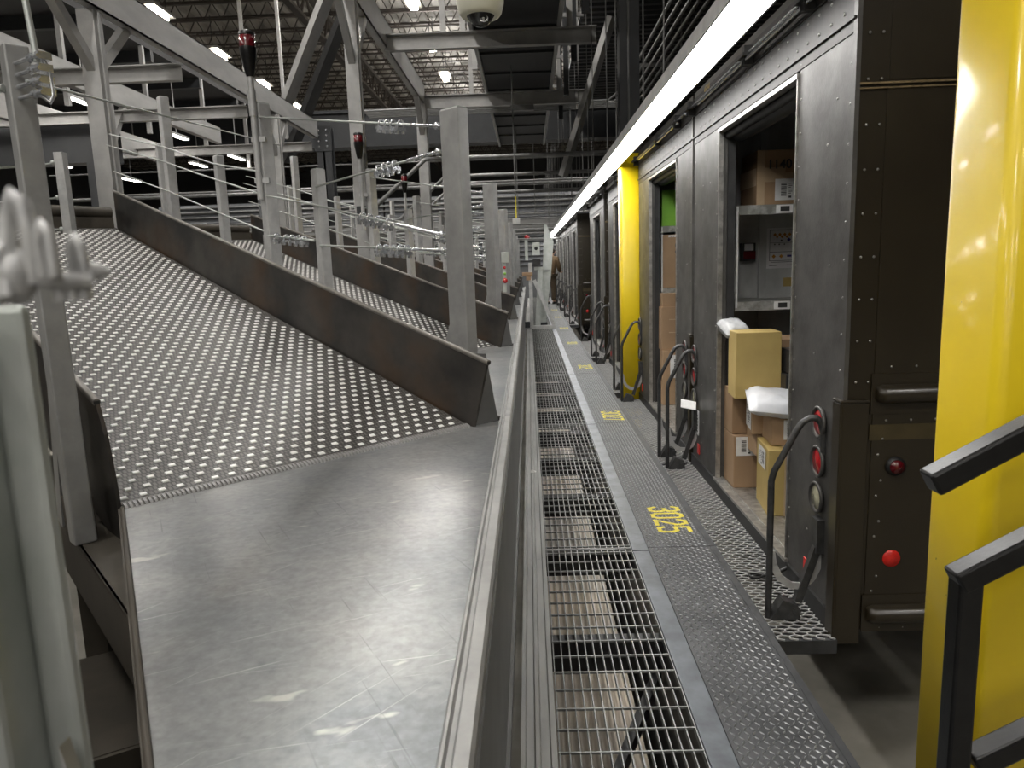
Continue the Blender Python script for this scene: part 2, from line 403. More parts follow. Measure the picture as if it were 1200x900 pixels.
def area(name, loc, sx, sy, power, col=(1, 1, 1), rot=(0, 0, 0), spread=180):
    l = bpy.data.lights.new(name, 'AREA'); l.shape = 'RECTANGLE'; l.size = sx; l.size_y = sy; l.energy = power; l.color = col
    l.spread = radians(spread)
    o = bpy.data.objects.new(name, l); COL.objects.link(o); o.location = loc; o.rotation_euler = rot
    return o
BAY_W = 165.0
HB = {}
def high_bays():
    proto = None; i = 0
    spots = [(x, y) for y in (-24, -19, -14, -9, -4, 1, 5, 9, 13, 17, 21, 25, 29, 33, 38, 44) for x in (-9.8, -2.9)] + [(2.7, y) for y in (-24, -17, -10, -4, 25, 34, 42)] + [(-17, y) for y in (9, 17, 25, 33, 42)]
    for (x, y) in spots:
        i += 1
        if proto is None:
            t = thing('high_bay_light', 'x', 'ceiling light', (x, y, 8.35), 'bright high bay lights under the roof')
            m = MB(); m.box(x - .2, x + .2, y - .62, y + .62, 8.39, 8.47); m.build('housing', GALV, t)
            m = MB(); m.box(x - .1, x + .1, y - .4, y + .4, 8.27, 8.392); m.build('lamp_lens', BAYL, t)
            m = MB(); m.cyl((x, y - .5, 8.46), (x, y - .5, 9.38), .012, 6); m.build('hanger', BLACKSTEEL, t)
            m = MB(); m.cyl((x, y + .5, 8.46), (x, y + .5, 9.38), .012, 6); m.build('hanger', BLACKSTEEL, t)
            proto = t; o = t
        else:
            o = copy_tree(proto, (x - spots[0][0], y - spots[0][1], 0))
        row = {-9.8: 'left', -2.9: 'middle', 2.7: 'right hand', -17: 'far left'}[x]
        cnt = HB.setdefault(x, 0); HB[x] += (y > 6)
        o['label'] = f'bright high bay light in the {row} row, {ORD[cnt]} ahead of the camera' if y > 6 else f'bright high bay light in the {row} row, behind the camera'
        area('high_bay_lamp', (x, y, 8.3), .4, 1.2, BAY_W, (1, .985, .965))
        if i % 2 == 0: area('ceiling_fill_uplight', (x, y, 8.49), .3, 1.1, BAY_W * .3, (1, .985, .965), (pi, 0, 0))  # added upward fill that lightens the ceiling deck
high_bays()

# ------------------------------------------------------------------ walkway
GL = {'0': [[(.25, 0), (.75, 0), (1, .3), (1, 1.7), (.75, 2), (.25, 2), (0, 1.7), (0, .3), (.25, 0)]],
      '1': [[(.2, 1.6), (.55, 2), (.55, 0)]],
      '2': [[(0, 1.6), (.2, 2), (.8, 2), (1, 1.65), (1, 1.3), (0, 0), (1, 0)]],
      '3': [[(0, 1.7), (.2, 2), (.8, 2), (1, 1.7), (1, 1.3), (.75, 1.05), (.4, 1.05)], [(.75, 1.05), (1, .75), (1, .3), (.8, 0), (.2, 0), (0, .35)]],
      '5': [[(.95, 2), (.05, 2), (.05, 1.1), (.7, 1.15), (1, .85), (1, .3), (.75, 0), (.2, 0), (0, .3)]],
      '7': [[(0, 2), (1, 2), (.35, 0)]],
      '9': [[(1, 1.2), (.75, .95), (.25, .95), (0, 1.25), (0, 1.7), (.25, 2), (.75, 2), (1, 1.7), (1, .5), (.7, 0), (.2, 0)]]}
def num_segs(txt, yc, x0=.622, hgt=.148, wid=.068, pitch=.102):
    segs = []; n = len(txt); start = yc + (n * pitch - (pitch - wid)) / 2
    for i, ch in enumerate(txt):
        for line in GL[ch]:
            pts = [(x0 + p[1] / 2 * hgt, start - i * pitch - p[0] * wid) for p in line]
            segs += list(zip(pts[:-1], pts[1:]))
    return segs
def seg_dist(px, py, a, b):
    dx, dy = b[0] - a[0], b[1] - a[1]; l = dx * dx + dy * dy
    t = max(0, min(1, ((px - a[0]) * dx + (py - a[1]) * dy) / l)) if l else 0
    return math.hypot(px - a[0] - t * dx, py - a[1] - t * dy)

EDGES = [.3, 3.32, 6.05, 8.85, 11.7, 14.5, 17.4, 20.3, 23.2, 26.1, 29.0]
NUMS = [('3025', 3.70), ('3027', 6.34), ('3029', 9.40), ('3031', 12.25), ('3033', 15.1), ('3035', 18.2), ('3037', 21.0)]
def walkway():
    for i in range(len(EDGES) - 1):
        y0, y1 = EDGES[i] + .002, EDGES[i + 1] - .002
        nums = [n for n in NUMS if y0 < n[1] < y1]
        lab = f'diamond tread plate of the walkway painted with yellow {nums[0][0]}' if nums else \
            (f'diamond tread plate nearest the camera, without a number' if i == 0 else f'{ORD[i]} diamond tread plate of the walkway counting from the camera')
        t = thing('tread_plate', lab, 'walkway plate', (.68, (y0 + y1) / 2, -.06), 'diamond tread plates along the walkway')
        m = MB(); m.box(.526, .838, y0, y1, -.008, 0); m.box(.83, .838, y0, y1, -.07, -.008); m.box(.814, .838, y0, y1, -.001, .0025)
        m.build('plate', PLATE, t)
        segs = [s for n in nums for s in num_segs(n[0], n[1])]
        m = MB(); pitch = .0212
        m.use(LUGM); m.use(YPAINT)
        ny = int((y1 - y0) / pitch)
        for r in range(ny):
            yy = y0 + (r + .5) * pitch
            for c in range(13):
                xx = .542 + c * pitch
                a = radians(52) if (r + c) % 2 else radians(-52)
                ca, sa = cos(a), sin(a); L, W, H = .0108, .003, .0024
                ps = [(-L, 0, 0), (-L * .2, -W, 0), (L * .2, -W, 0), (L, 0, 0), (L * .2, W, 0), (-L * .2, W, 0), (-L * .55, 0, H), (L * .55, 0, H)]
                pts = [(xx + p[0] * ca - p[1] * sa, yy + p[0] * sa + p[1] * ca, p[2]) for p in ps]
                paint = segs and any(seg_dist(xx, yy, *s) < .0108 for s in segs)
                m.use(YPAINT if paint else LUGM)
                m.add(pts, [(0, 1, 6), (1, 2, 7, 6), (2, 3, 7), (3, 4, 7), (4, 5, 6, 7), (5, 0, 6)])
        tag(m.build('tread_lugs', LUGM, t), kind='stuff')
        if nums:
            m = MB()
            for a, b in segs:
                a3, b3 = V((a[0], a[1], .0006)), V((b[0], b[1], .0006)); d = (b3 - a3).normalized() * .0108
                sd = V((-d.y, d.x, 0)); m.quad(a3 - d - sd, b3 + d - sd, b3 + d + sd, a3 - d + sd)
            for j, v in enumerate(m.v): m.v[j] = (v[0], v[1], .0006 + (j // 4) * .00001)
            tag(m.build('stencilled_number', YPAINT, t), f'yellow stencilled number {nums[0][0]}')
        # smooth edge strip
        m = MB(); m.box(.449, .524, y0 - .04, y1 - .044, -.012, .003)
        tag(m.build('edge_strip', STRIP, bevel=.002), f'{"smooth blue grey steel strip" } between grating and tread plate, {ORD[i]} length from the camera', 'edge strip', 'steel strips beside the grating')
        # grating panel
        m = MB()
        x = .045
        while x < .446:
            m.box(x, x + .0032, y0, y1 - .004, -.024, -.001); x += .0285
        y = y0 + .03
        while y < y1 - .02:
            m.box(.043, .447, y - .0022, y + .0022, -.007, 0.0005); y += .1015
        m.box(.043, .447, y0, y0 + .005, -.026, 0); m.box(.043, .447, y1 - .009, y1 - .004, -.026, 0)
        tag(m.build('grating_panel', GRATE), f'steel bar grating panel of the walkway, {ORD[i]} from the camera', 'grating', 'bar grating panels')
        # aluminium channel beside grating
        m = MB(); prof = [(-.062, -.05), (-.062, .004), (-.05, .004), (-.046, -.006), (-.024, -.006), (-.02, .006), (-.008, .006), (-.004, -.004), (.02, -.004), (.024, .003), (.04, .003), (.04, -.05)]
        m.prism(prof, (0, y0 - .1, 0), (1, 0, 0), (0, 0, 1), (0, y1 - y0 + .003, 0))
        tag(m.build('guide_rail', RAILM), f'ribbed metal guide rail left of the grating, {ORD[i]} length from the camera', 'guide rail', 'guide rails beside the grating')
        # corrugated pan below the grating
        m = MB(); n = 9; vs = []; w = .31 / n
        for k in range(n * 4 + 1):
            x = .05 + k * w / 4; vs.append((x, -.35 + .013 * sin(2 * pi * k / 4)))
        nn = len(vs); m.add([(a, y0, b) for a, b in vs] + [(a, y1, b) for a, b in vs], [(k, k + 1, nn + k + 1, nn + k) for k in range(nn - 1)], True)
        m.box(.05, .36, y0, y1, -.39, -.37)
        tag(m.build('corrugated_tray', PAN), f'dusty brown corrugated tray seen below the {ORD[i]} grating panel', 'tray', 'trays under the grating')
        # plain pit side under plate
    k = 0; y = 2.53 - .83
    while y < 22:
        m = MB(); m.box(.042, .45, y - .03, y + .03, -.13, -.03); m.box(.042, .45, y - .035, y - .03, -.14, -.027)
        tag(m.build('cross_beam', BLACKSTEEL), f'black cross beam under the grating, number {k + 1} from the camera', 'cross beam', 'cross beams under the grating')
        k += 1; y += .835
    m = MB(); m.box(.45, .475, .3, 29, -.68, -.014); m.box(.80, .828, .3, 29, -.7, -.072)
    for k in range(15): m.box(.475, .80, .6 + k * 2, .66 + k * 2, -.7, -.08)
    tag(m.build('walkway_frame', BLACKSTEEL), 'dark steel frame carrying the walkway under the tread plates', 'walkway frame')
    # diagonal strut below grating near the camera
    m = MB(); m.beam((.20, 2.02, -.27), (.43, 2.5, -.16), .03, .05); m.box(.22, .44, 1.93, 1.99, -.3, -.24)
    tag(m.build('diagonal_strut', BLACKSTEEL), 'black diagonal strut below the nearest grating panel', 'strut')
    for j, (x, y, s) in enumerate([(-.01, 4.62, .022), (.1, 2.7, .008), (.08, 2.66, .007), (.66, 5.6, .005)]):
        m = MB(); z = .006
        m.add([(x - s, y - s, z), (x + s * .8, y - s * 1.3, z + .006), (x + s, y + s, z), (x - s * .5, y + s * 1.4, z + .008), (x, y, z + .014)], [(0, 1, 4), (1, 2, 4), (2, 3, 4), (3, 0, 4)])
        if j == 0: tag(m.build('paper_scrap', TRASH), 'crumpled white paper scrap on the guide rail', 'litter')
walkway()

# ------------------------------------------------------------------ conveyors
A = V((-1.311, 2.213, .62)); B = V((-.28, 3.275, .62))
NN = (B - A).normalized(); HH = V((-NN.y, NN.x, 0)); EE = HH + V((0, 0, .25)); WD = (B - A).length
SP = 3.2; NCONV = 7
def cpt(u, s, z=0): return A + NN * u + EE * s + V((0, 0, z))
def conveyor():
    t = thing('belt_conveyor', 'nearest sloping spur conveyor with white roller belt and polished steel slide', 'conveyor', (A.x, A.y, -.7), 'sloping spur conveyors with white roller belts')
    # belt slab with rounded nose
    m = MB(); prof = [(0, -.012), (.006, -.003), (.018, 0), (4.65, 0), (4.65, -.03), (.02, -.03), (.004, -.024)]
    poly = []
    for s, z in prof: poly.append((s, .25 * s + z))
    m.prism(poly, A + NN * .004, HH, (0, 0, 1), NN * (WD - .008)); m.build('belt', BELT, t)
    m = MB(); nr = int(WD / .0152)
    for i in range(nr):
        u = .006 + i * .0152; o = A + NN * u + HH * (-.004)
        p = []
        for du in (0, .0085):
            q = o + NN * du
            p.append([q + V((0, 0, -.022)), q + HH * .03 + V((0, 0, -.012)), q + HH * .034 + V((0, 0, .014)), q + HH * .012 + V((0, 0, .008)), q + V((0, 0, -.004))])
        n = 5; m.add(p[0] + p[1], [tuple(reversed(range(n))), tuple(range(n, 2 * n))] + [(k, (k + 1) % n, n + (k + 1) % n, n + k) for k in range(n)])
    tag(m.build('nose_comb', mat('grey comb plastic', (.3, .295, .29), (.24, .235, .23), .45), t), kind='stuff')
    m = MB(); rows = int(4.55 / .0512)
    for r in range(rows):
        s = .064 + r * .0512; off = (r * .0305) % .0605
        u = .021 + off
        while u < WD - .03:
            o = cpt(u, s, .001); a = NN * .0125; b = EE * .0085; z = V((0, 0, .004)); a2 = a * .85; b2 = b * .8
            m.add([o - a - b, o + a - b, o + a + b, o - a + b, o - a2 - b2 + z, o + a2 - b2 + z, o + a2 + b2 + z, o - a2 + b2 + z],
                  [(4, 5, 6, 7), (0, 1, 5, 4), (1, 2, 6, 5), (2, 3, 7, 6), (3, 0, 4, 7)])
            u += .0605
    tag(m.build('belt_rollers', ROLLER, t), 'rows of small white belt rollers', kind='stuff')
    # slide table
    tip = V((-.15, .236, .62)); cor = V((-.15, 3.41, .62)); bb = B + NN * .02
    m = MB(); th = V((0, 0, -.006))
    poly = [A + HH * .06, tip, cor, B + V((.01, .02, 0)), B + HH * .06]
    n = len(poly); m.add([p + V((0, 0, -.001)) for p in poly] + [p + th for p in poly], [tuple(range(n)), tuple(reversed(range(n, 2 * n)))] + [(i, n + i, n + (i + 1) % n, (i + 1) % n) for i in range(n)])
    m.build('slide_plate', SLIDE, t)
    # lip along the aisle, skirt below
    m = MB(); prof = [(-.158, .60), (-.158, .626), (-.154, .632), (-.149, .632), (-.145, .622), (-.137, .622), (-.131, .638), (-.108, .638), (-.102, .630), (-.102, .60)]
    m.prism(prof, (0, .236, 0), (1, 0, 0), (0, 0, 1), (0, SP - .012, 0)); tag(m.build('edge_lip', GALVD, t), 'folded bright edge lip')
    m = MB(); m.box(-.112, -.102, .236, .236 + SP - .004, -.005, .6); m.box(-.102, -.09, .236, .236 + SP - .004, -.02, .012)
    m.box(-.105, -.098, .236, .236 + SP - .004, .57, .6)
    m.build('skirt_panel', SKIRT, t)
    # left folded edge of slide
    L = (tip - A); m = MB(); m.beam(A + V((-.008, -.006, -.04)), tip + V((-.006, .0, -.04)), .012, .09)
    m.cyl(A + V((-.004, 0, .004)), tip + V((-.004, 0, .004)), .007, 8); m.build('folded_edge', STRINGER, t)
    # walls
    def wall(o, poly, ext, name):
        m = MB(); m.prism(poly, o, HH, (0, 0, 1), ext)
        return m
    z = lambda s, h: .25 * s + h
    poly = [(0.0, -.03), (-.115, .30), (4.62, z(4.62, .31)), (4.62, z(4.62, -.08)), (.05, -.08)]
    m = wall(B + NN * .004, poly, NN * .012, 'w'); rw = m.build('side_wall', MILL, t)
    m = MB(); m.use(RAILB); m.tube([B + NN * .012 + HH * -.118 + V((0, 0, .302)), B + NN * .012 + HH * 4.62 + V((0, 0, z(4.62, .315)))], .0125, 10)
    m.use(BLACKSTEEL); e = B + NN * .012 + HH * -.1185 + V((0, 0, .302)); m.cyl(e, e - HH * .0006, .0095, 10)
    rr = m.build('wall_top_rail', None, t)
    poly = [(-.004, -.11), (.012, .08), (.05, .24), (.1, .335), (4.62, z(4.62, .315)), (4.62, z(4.62, -.08)), (.1, -.11)]
    m = wall(A - NN * .016, poly, NN * .012, 'w'); m.build('side_wall', MILL, t)
    m = MB(); m.use(RAILB); m.tube([A - NN * .012 + HH * .1 + V((0, 0, .338)), A - NN * .012 + HH * 4.62 + V((0, 0, z(4.62, .32)))], .0125, 10)
    m.use(BLACKSTEEL); e = A - NN * .012 + HH * .0995 + V((0, 0, .338)); m.cyl(e, e - HH * .0006, .0095, 10)
    m.build('wall_top_rail', None, t)
    # end plate from right wall to the aisle
    m = MB(); p0 = B + NN * .02 + V((0, 0, 0)); p1 = V((-.165, 3.40, .62)); d = p1 - p0
    m.add([p0 + V((-.005, -.0, .0)), p1, p1 + V((-.045, -.02, .32)), p0 + V((-.03, .02, .335)),
           p0 + V((-.005, .008, .0)), p1 + V((0, .008, 0)), p1 + V((-.045, -.012, .32)), p0 + V((-.03, .028, .335))],
          [(0, 1, 2, 3), (7, 6, 5, 4), (0, 4, 5, 1), (1, 5, 6, 2), (2, 6, 7, 3), (3, 7, 4, 0)])
    m.build('end_plate', SKIRT, t)
    # stringers, bed and legs
    m = MB(); m.beam(B + NN * .11 + V((0, 0, -.14)) + HH * .1, B + NN * .11 + EE * 4.6 + V((0, 0, -.14)), .11, .2); m.build('stringer', STRINGER, t)
    m = MB(); a0 = V((-2.31, 3.37, .42)); a1 = V((-.66, 1.46, .42)); m.cbeam(a0, a1, .26, .2, .014, 1)
    m.build('stringer', STRINGER, t, bevel=.004)
    m = MB(); m.prism([(0, -.04), (4.6, z(4.6, -.04)), (4.6, z(4.6, -.1)), (0, -.1)], A, HH, (0, 0, 1), NN * WD); m.build('belt_bed', DARKP, t)
    for (u, s) in ((.1, .9), (WD - .1, .9), (.1, 3.6), (WD - .1, 3.6)):
        q = cpt(u, s); m = MB(); m.box(q.x - .05, q.x + .05, q.y - .05, q.y + .05, -.7, q.z - .1); m.build('leg', STRINGER, t)
    for q in (V((-.35, 1.1, .6)), V((-.35, 2.6, .6))):
        m = MB(); m.box(q.x - .04, q.x + .04, q.y - .04, q.y + .04, -.7, .6); m.build('leg', STRINGER, t)
    m = MB(); m.obox((-2.6, 1.55, .1), (1.65, 1.0, 0), (.4, -.46, 0), (0, 0, .012)); m.obox((-2.2, 1.09, .04), (1.65, 1.0, 0), (.01, -.01, 0), (0, 0, .07))
    m.build('lower_shelf_plate', STRINGER, t)
    m = MB(); m.obox((-1.0, 1.86, -.3), V((.86, -1.466, 0)) * .98, (-.012, -.008, 0), (0, 0, .8)); m.build('dark_void_panel', BLACKSTEEL, t)  # black sheet added to stand in for the dark void under the slide
    # top end: rolled beam and dark plate
    m = MB(); e0 = cpt(-.55, 4.66, .02); e1 = cpt(WD - .02, 4.66, .02); m.beam(e0, e1, .1, .12); m.tube([e0 + V((0, 0, .14)), e1 + V((0, 0, .1))], .05, 10); m.build('top_beam', STRINGER, t)
    return t
CONV0 = conveyor()
for k in range(1, NCONV):
    copy_tree(CONV0, (0, SP * k, 0), f'{ORD[k]} sloping spur conveyor from the camera, roller belt between dark side walls')

copy_tree(CONV0, (0, -SP, 0), 'sloping spur conveyor beside the camera, left of the blurred near post')

def post_base(s, off=.12): return B + NN * off + EE * s + V((0, 0, -.035))
POSTS = [('wide', .17, 2.05, .127, .064, 'thick steel post with gusset at the aisle end'),
         ('tube', 1.385, 1.92, .062, .062, 'short square steel post with rope clamps'),
         ('tube', 2.0, 2.38, .08, .08, 'square steel post with bolted tabs by the signal beacon'),
         ('tube', 2.69, 2.155, .058, .058, 'slim square steel post midway up the slope'),
         ('tube', 3.585, 2.70, .07, .07, 'tall square steel post high up the slope'),
         ('tube', 3.76, 2.38, .05, .05, 'slender square steel post next to the tall one'),]
def cable_posts():
    protos = []
    for j, (kind, s, zt, w, d, desc) in enumerate(POSTS):
        q = post_base(s); q0 = V((q.x, q.y, q.z))
        t = thing('cable_post', f'{desc}, nearest conveyor', 'post', q0, 'steel cable posts along the conveyors')
        m = MB()
        o = q - HH * (w / 2) - NN * (d / 2)
        m.obox(o, HH * w, NN * d, (0, 0, zt - q.z)); m.build('tube', GALV if j else GALVD, t, bevel=.006)
        m = MB(); o2 = V((o.x, o.y, zt)) + (HH + NN) * .006; m.obox(o2, HH * (w - .012), NN * (d - .012), (0, 0, .004)); m.build('end_cap', GALVL, t)
        if kind == 'wide':
            m = MB(); m.prism([(0, 0), (.10, 0), (.10, .08), (0, .3)], q + HH * (w / 2) - NN * (d / 2 - .008) + V((0, 0, .16)), HH, (0, 0, 1), NN * .01); m.build('gusset', GALVD, t)
        m = MB(); m.obox(q - HH * (w / 2 + .03) - NN * (d / 2 + .01) + V((0, 0, 0)), HH * (w + .06), NN * (d + .02), (0, 0, .012)); m.build('base_plate', GALVD, t)
        if j == 2:
            for zz in (1.5, 2.05):
                m = MB(); m.obox(V((q.x, q.y, zz)) + HH * (w / 2) - NN * .01, HH * .07, NN * .008, (0, 0, .09))
                m.use(GALVD); m.use(BLACKSTEEL)
                c = V((q.x, q.y, zz + .045)) + HH * (w / 2 + .035) - NN * .0105; m.cyl(c, c - NN * .001, .012, 10)
                m.build('bolt_tab', None, t)
        protos.append(t)
    for k in range(1, NCONV):
        for j, p in enumerate(protos):
            copy_tree(p, (0, SP * k, 0), f'{POSTS[j][5]}, {ORD[k]} conveyor')
cable_posts()

def beacon():
    x, y = -1.665, 4.70
    t = thing('signal_beacon', 'nearest red and black signal beacon on a thin steel pole', 'signal light', (x, y, 1.35), 'red signal beacons on poles')
    m = MB(); m.cyl((x, y, 1.8), (x, y, 2.6), .019, 10); m.box(x - .03, x + .06, y, y + .09, 1.9, 1.93); m.box(x - .03, x + .06, y, y + .09, 2.15, 2.18); m.cyl((x, y, 2.3), (x, y, 2.45), .024, 10); m.build('pole', GALV, t)
    m = MB(); m.lathe([(.022, 2.53), (.03, 2.56), (.046, 2.65), (.05, 2.68), (.05, 2.70)], (x, y, 0), seg=16); m.build('lamp_base', BLACKPAINT, t)
    m = MB(); m.lathe([(.047, 2.70), (.048, 2.765), (.03, 2.77)], (x, y, 0), seg=16); m.build('lamp_lens', REDD, t)
    m = MB(); m.lathe([(.049, 2.766), (.049, 2.785), (.03, 2.795)], (x, y, 0), seg=16); m.build('lamp_cap', BLACKPAINT, t)
    for k in range(1, 6): copy_tree(t, (-.06 * k, SP * k, -.05 * k), f'red and black signal beacon on a pole at the {ORD[k]} conveyor')
beacon()

def wp(s, z, off=.085): q = B + NN * off + HH * s; return V((q.x, q.y, z))
def rope_clamp(parent, p, d, big=1.0):
    """wire rope clip: U bolt, saddle and two nuts"""
    d = d.normalized(); up = V((0, 0, 1)); sd = d.cross(up).normalized(); up = sd.cross(d)
    m = MB(); r = .011 * big
    pts = [p + sd * r + up * -.03 * big] + [p + sd * (r * cos(a)) + up * (r * sin(a) + .0) for a in [i * pi / 6 for i in range(7)]] + [p - sd * r + up * -.03 * big]
    m.tube(pts, .0035 * big, 6)
    m.obox(p - sd * .017 * big - d * .008 * big - up * .02 * big, sd * .034 * big, d * .016 * big, up * .011 * big)
    for q in (1, -1): m.cyl(p + sd * q * r - up * .021 * big, p + sd * q * r - up * .03 * big, .0075 * big, 6)
    m.build('rope_clip', ZINC, parent)
def rope(pts, label, clips=(), turn=None, r=.0058, group='wire ropes between the posts'):
    t = thing('wire_rope', label, 'wire rope', pts[0], group)
    m = MB(); m.tube(pts, r, 6); m.build('rope', GALVL, t)
    P = [V(p) for p in pts]; d = (P[1] - P[0])
    for c in clips: rope_clamp(t, P[0] + d.normalized() * c, d, 1.5)
    if turn:
        a, b = turn; m = MB(); dn = d.normalized(); sd = dn.cross(V((0, 0, 1))).normalized() * .012
        p, q = P[0] + dn * a, P[0] + dn * b
        m.tube([p, p + dn * .02 + sd, q - dn * .02 + sd, q], .006, 6); m.tube([p, p + dn * .02 - sd, q - dn * .02 - sd, q], .006, 6); m.sph(P[0] + dn * .02, .018, 10)
        m.build('turnbuckle', ZINC, t)
    return t
def ropes():
    L = []
    L.append(rope([wp(.23, 1.98), wp(2.0, 2.30)], 'highest wire rope on the near thick post, rising left', (.30, .36, .41, .46), (.0, .22)))
    L.append(rope([wp(.23, 1.87), wp(1.36, 1.82)], 'wire rope from the near thick post down to the short post', (.36, .41, .45, .5), (.03, .26)))
    L.append(rope([wp(.23, 1.49), wp(1.385, 1.72), wp(2.0, 1.83), wp(3.0, 2.07), wp(3.585, 2.22), wp(4.9, 2.52)], 'upper sloping wire rope running through the near row of posts', (.45, .55, .62, .69), (.03, .4)))
    L.append(rope([wp(.23, 1.42), wp(1.36, 1.49)], 'wire rope just above the near conveyor wall, from thick post to short post', (.3, .36, .42, .48, .54), (.03, .26)))
    L.append(rope([wp(1.42, 1.52), wp(2.0, 1.58)], 'short chain like rope between short post and beacon post', (.12, .19, .26, .33, .45), None, .007))
    L.append(rope([wp(2.0, 1.97), wp(2.69, 2.1), wp(3.585, 2.33), wp(4.8, 2.6)], 'wire rope behind the near wall, above the upper sloping rope', ()))
    L.append(rope([wp(2.0, 1.6), wp(2.69, 1.77), wp(3.585, 2.0), wp(4.8, 2.28)], 'lowest wire rope along the upper half of the near wall', ()))
    names = ['highest wire rope on the thick post', 'wire rope from thick post down to short post', 'upper sloping wire rope through the posts', 'wire rope just above the wall from thick to short post',
             'short clamped rope between short post and beacon post', 'upper rope along the top half of the slope', 'lowest rope along the top half of the slope']
    for k in range(1, NCONV):
        for j, o in enumerate(L): copy_tree(o, (0, SP * k, 0), f'{names[j]}, at the {ORD[k]} conveyor')
ropes()

def near_left():
    # square post at the near end of the first conveyor
    q = V((-1.445, 2.2, .521)); w = .066
    t = thing('guard_post', 'tall square steel post welded to the brown stringer left of the nearest belt', 'post', q)
    m = MB(); m.obox(q - HH * w / 2 - NN * w / 2, HH * w, NN * w, (-.03, .03, 1.50)); m.build('tube', GALVD, t, bevel=.006)
    m = MB(); m.obox(q + HH * w / 2 - NN * .02, HH * .09, NN * .07, (0, 0, .13)); m.build('stub_tube', STRINGER, t)
    m = MB(); m.beam(q + V((-.17, .2, 0)) , q + V((-.06, .09, .62)), .06, .06); m.build('knee_brace', GALVD, t)
    m = MB(); c = V((-1.41, 2.2, 1.93))
    for i in range(4):
        z = 1.965 - i * .032
        m.cyl((-1.515, 2.185, z), (-1.395, 2.105, z - .004), .006, 8); m.cyl((-1.44, 2.137, z - .002), (-1.425, 2.127, z - .002), .013, 6)
        m.obox((-1.43, 2.13, z - .011), (.035, -.025, 0), (.02, .03, 0), (0, 0, .02))
    m.tube([(-1.40, 2.12, 1.97), (-1.385, 2.13, 1.93), (-1.38, 2.13, 1.86), (-1.39, 2.125, 1.84), (-1.41, 2.12, 1.86)], .006, 8)
    m.v = [(a + .062, b + .01, c) for a, b, c in m.v]
    tag(m.build('rope_clip', ZINC, t), 'stack of bright zinc rope clips')
    m = MB(); m.tube([(-1.35, 2.135, 1.95), (-1.39, 2.16, 2.3), (-1.46, 2.2, 3.3)], .009, 8)
    tag(m.build('hanger_rod', GALVL), 'thin steel rod rising from the tall left post', 'rod')
    tag(MB().tube([(-1.385, 2.13, 1.9), (-2.1, 6.5, 2.42)], .004, 6).build('wire_rope', GALVL), 'wire rope running back from the zinc clips', 'wire rope')
    tag(MB().tube([(-1.5, 2.2, 1.9), (-2.6, 2.3, 1.95)], .012, 6).build('wire_rope', GALVL), 'thick wire rope running left from the tall left post', 'wire rope')
    # blurred nearest post
    t = thing('guard_post', 'pale blurred steel post filling the lower left corner, nearest of all', 'post', (-.40, .47, -.69))
    m = MB(); m.box(-.455, -.345, .42, .50, -.69, 1.33); m.box(-.345, -.318, .455, .465, -.69, 1.335); m.build('tube', GALVL, t, bevel=.005)
    m = MB(); m.prism([(0, 0), (.085, 0), (.07, .05), (0, .42)], (-.325, .44, .62), (1, 0, 0), (0, 0, 1), (0, .012, 0)); m.build('gusset', GALV, t)
    m = MB(); m.box(-.52, -.28, .36, .56, -.7, -.68); m.build('base_plate', GALVD, t)
    # clamp hardware blurred
    K = .52; Q = K * .68
    def k(p): p = V((-.352 + (p[0] + .35) * .56, p[1], 1.372 + (p[2] - 1.36) * .82)); c0 = V((0, 0, 1.35)); return c0 + (p - c0) * K
    def ring(cc, R, u, w, a0=0, a1=2 * pi, n=16):
        u, w = V(u), V(w); return [k(V(cc) + u * (R * cos(a0 + (a1 - a0) * i / n)) + w * (R * sin(a0 + (a1 - a0) * i / n))) for i in range(n + 1)]
    m = MB(); m.tube([k(p) for p in [(-.347, .49, 1.32), (-.35, .495, 1.35), (-.347, .5, 1.385), (-.338, .5, 1.402), (-.328, .5, 1.395), (-.323, .5, 1.37), (-.325, .5, 1.33)]], .0088 * Q, 10)
    m.tube([k(p) for p in [(-.43, .5, 1.36), (-.38, .5, 1.358), (-.35, .5, 1.352)]], .02 * Q, 12)
    m.sph(k((-.347, .5, 1.337)), .02 * Q, 12, (1, 1, 1.5)); m.build('shackle', CASTZ, t)
    m = MB(); m.tube([k(p) for p in [(-.313, .5, 1.335), (-.315, .5, 1.365), (-.307, .5, 1.378), (-.3, .5, 1.37), (-.298, .5, 1.335)]], .0065 * Q, 8)
    m.tube([k(p) for p in [(-.296, .52, 1.33), (-.297, .52, 1.36), (-.29, .52, 1.368), (-.284, .52, 1.36), (-.283, .52, 1.33)]], .006 * Q, 8)
    m.tube([k((-.32, .5, 1.333)), k((-.275, .52, 1.331))], .0085 * Q, 10)
    m.cyl(k((-.285, .52, 1.34)), k((-.262, .53, 1.338)), .0055 * Q, 8); m.cyl(k((-.277, .523, 1.339)), k((-.27, .527, 1.339)), .01 * Q, 6)
    for a, b in ((-.306, .51), (-.297, .515), (-.287, .52)): m.cyl(k((a, b, 1.333)), k((a, b, 1.315)), .0075 * Q, 6)
    tag(m.build('rope_clip', CASTZ, t), 'shiny U bolt rope clip')
    m = MB(); m.cyl(k((-.347, .49, 1.33)), (-.40, .46, 1.32), .006, 8); m.build('clip_stem', CASTZ, t)
near_left()

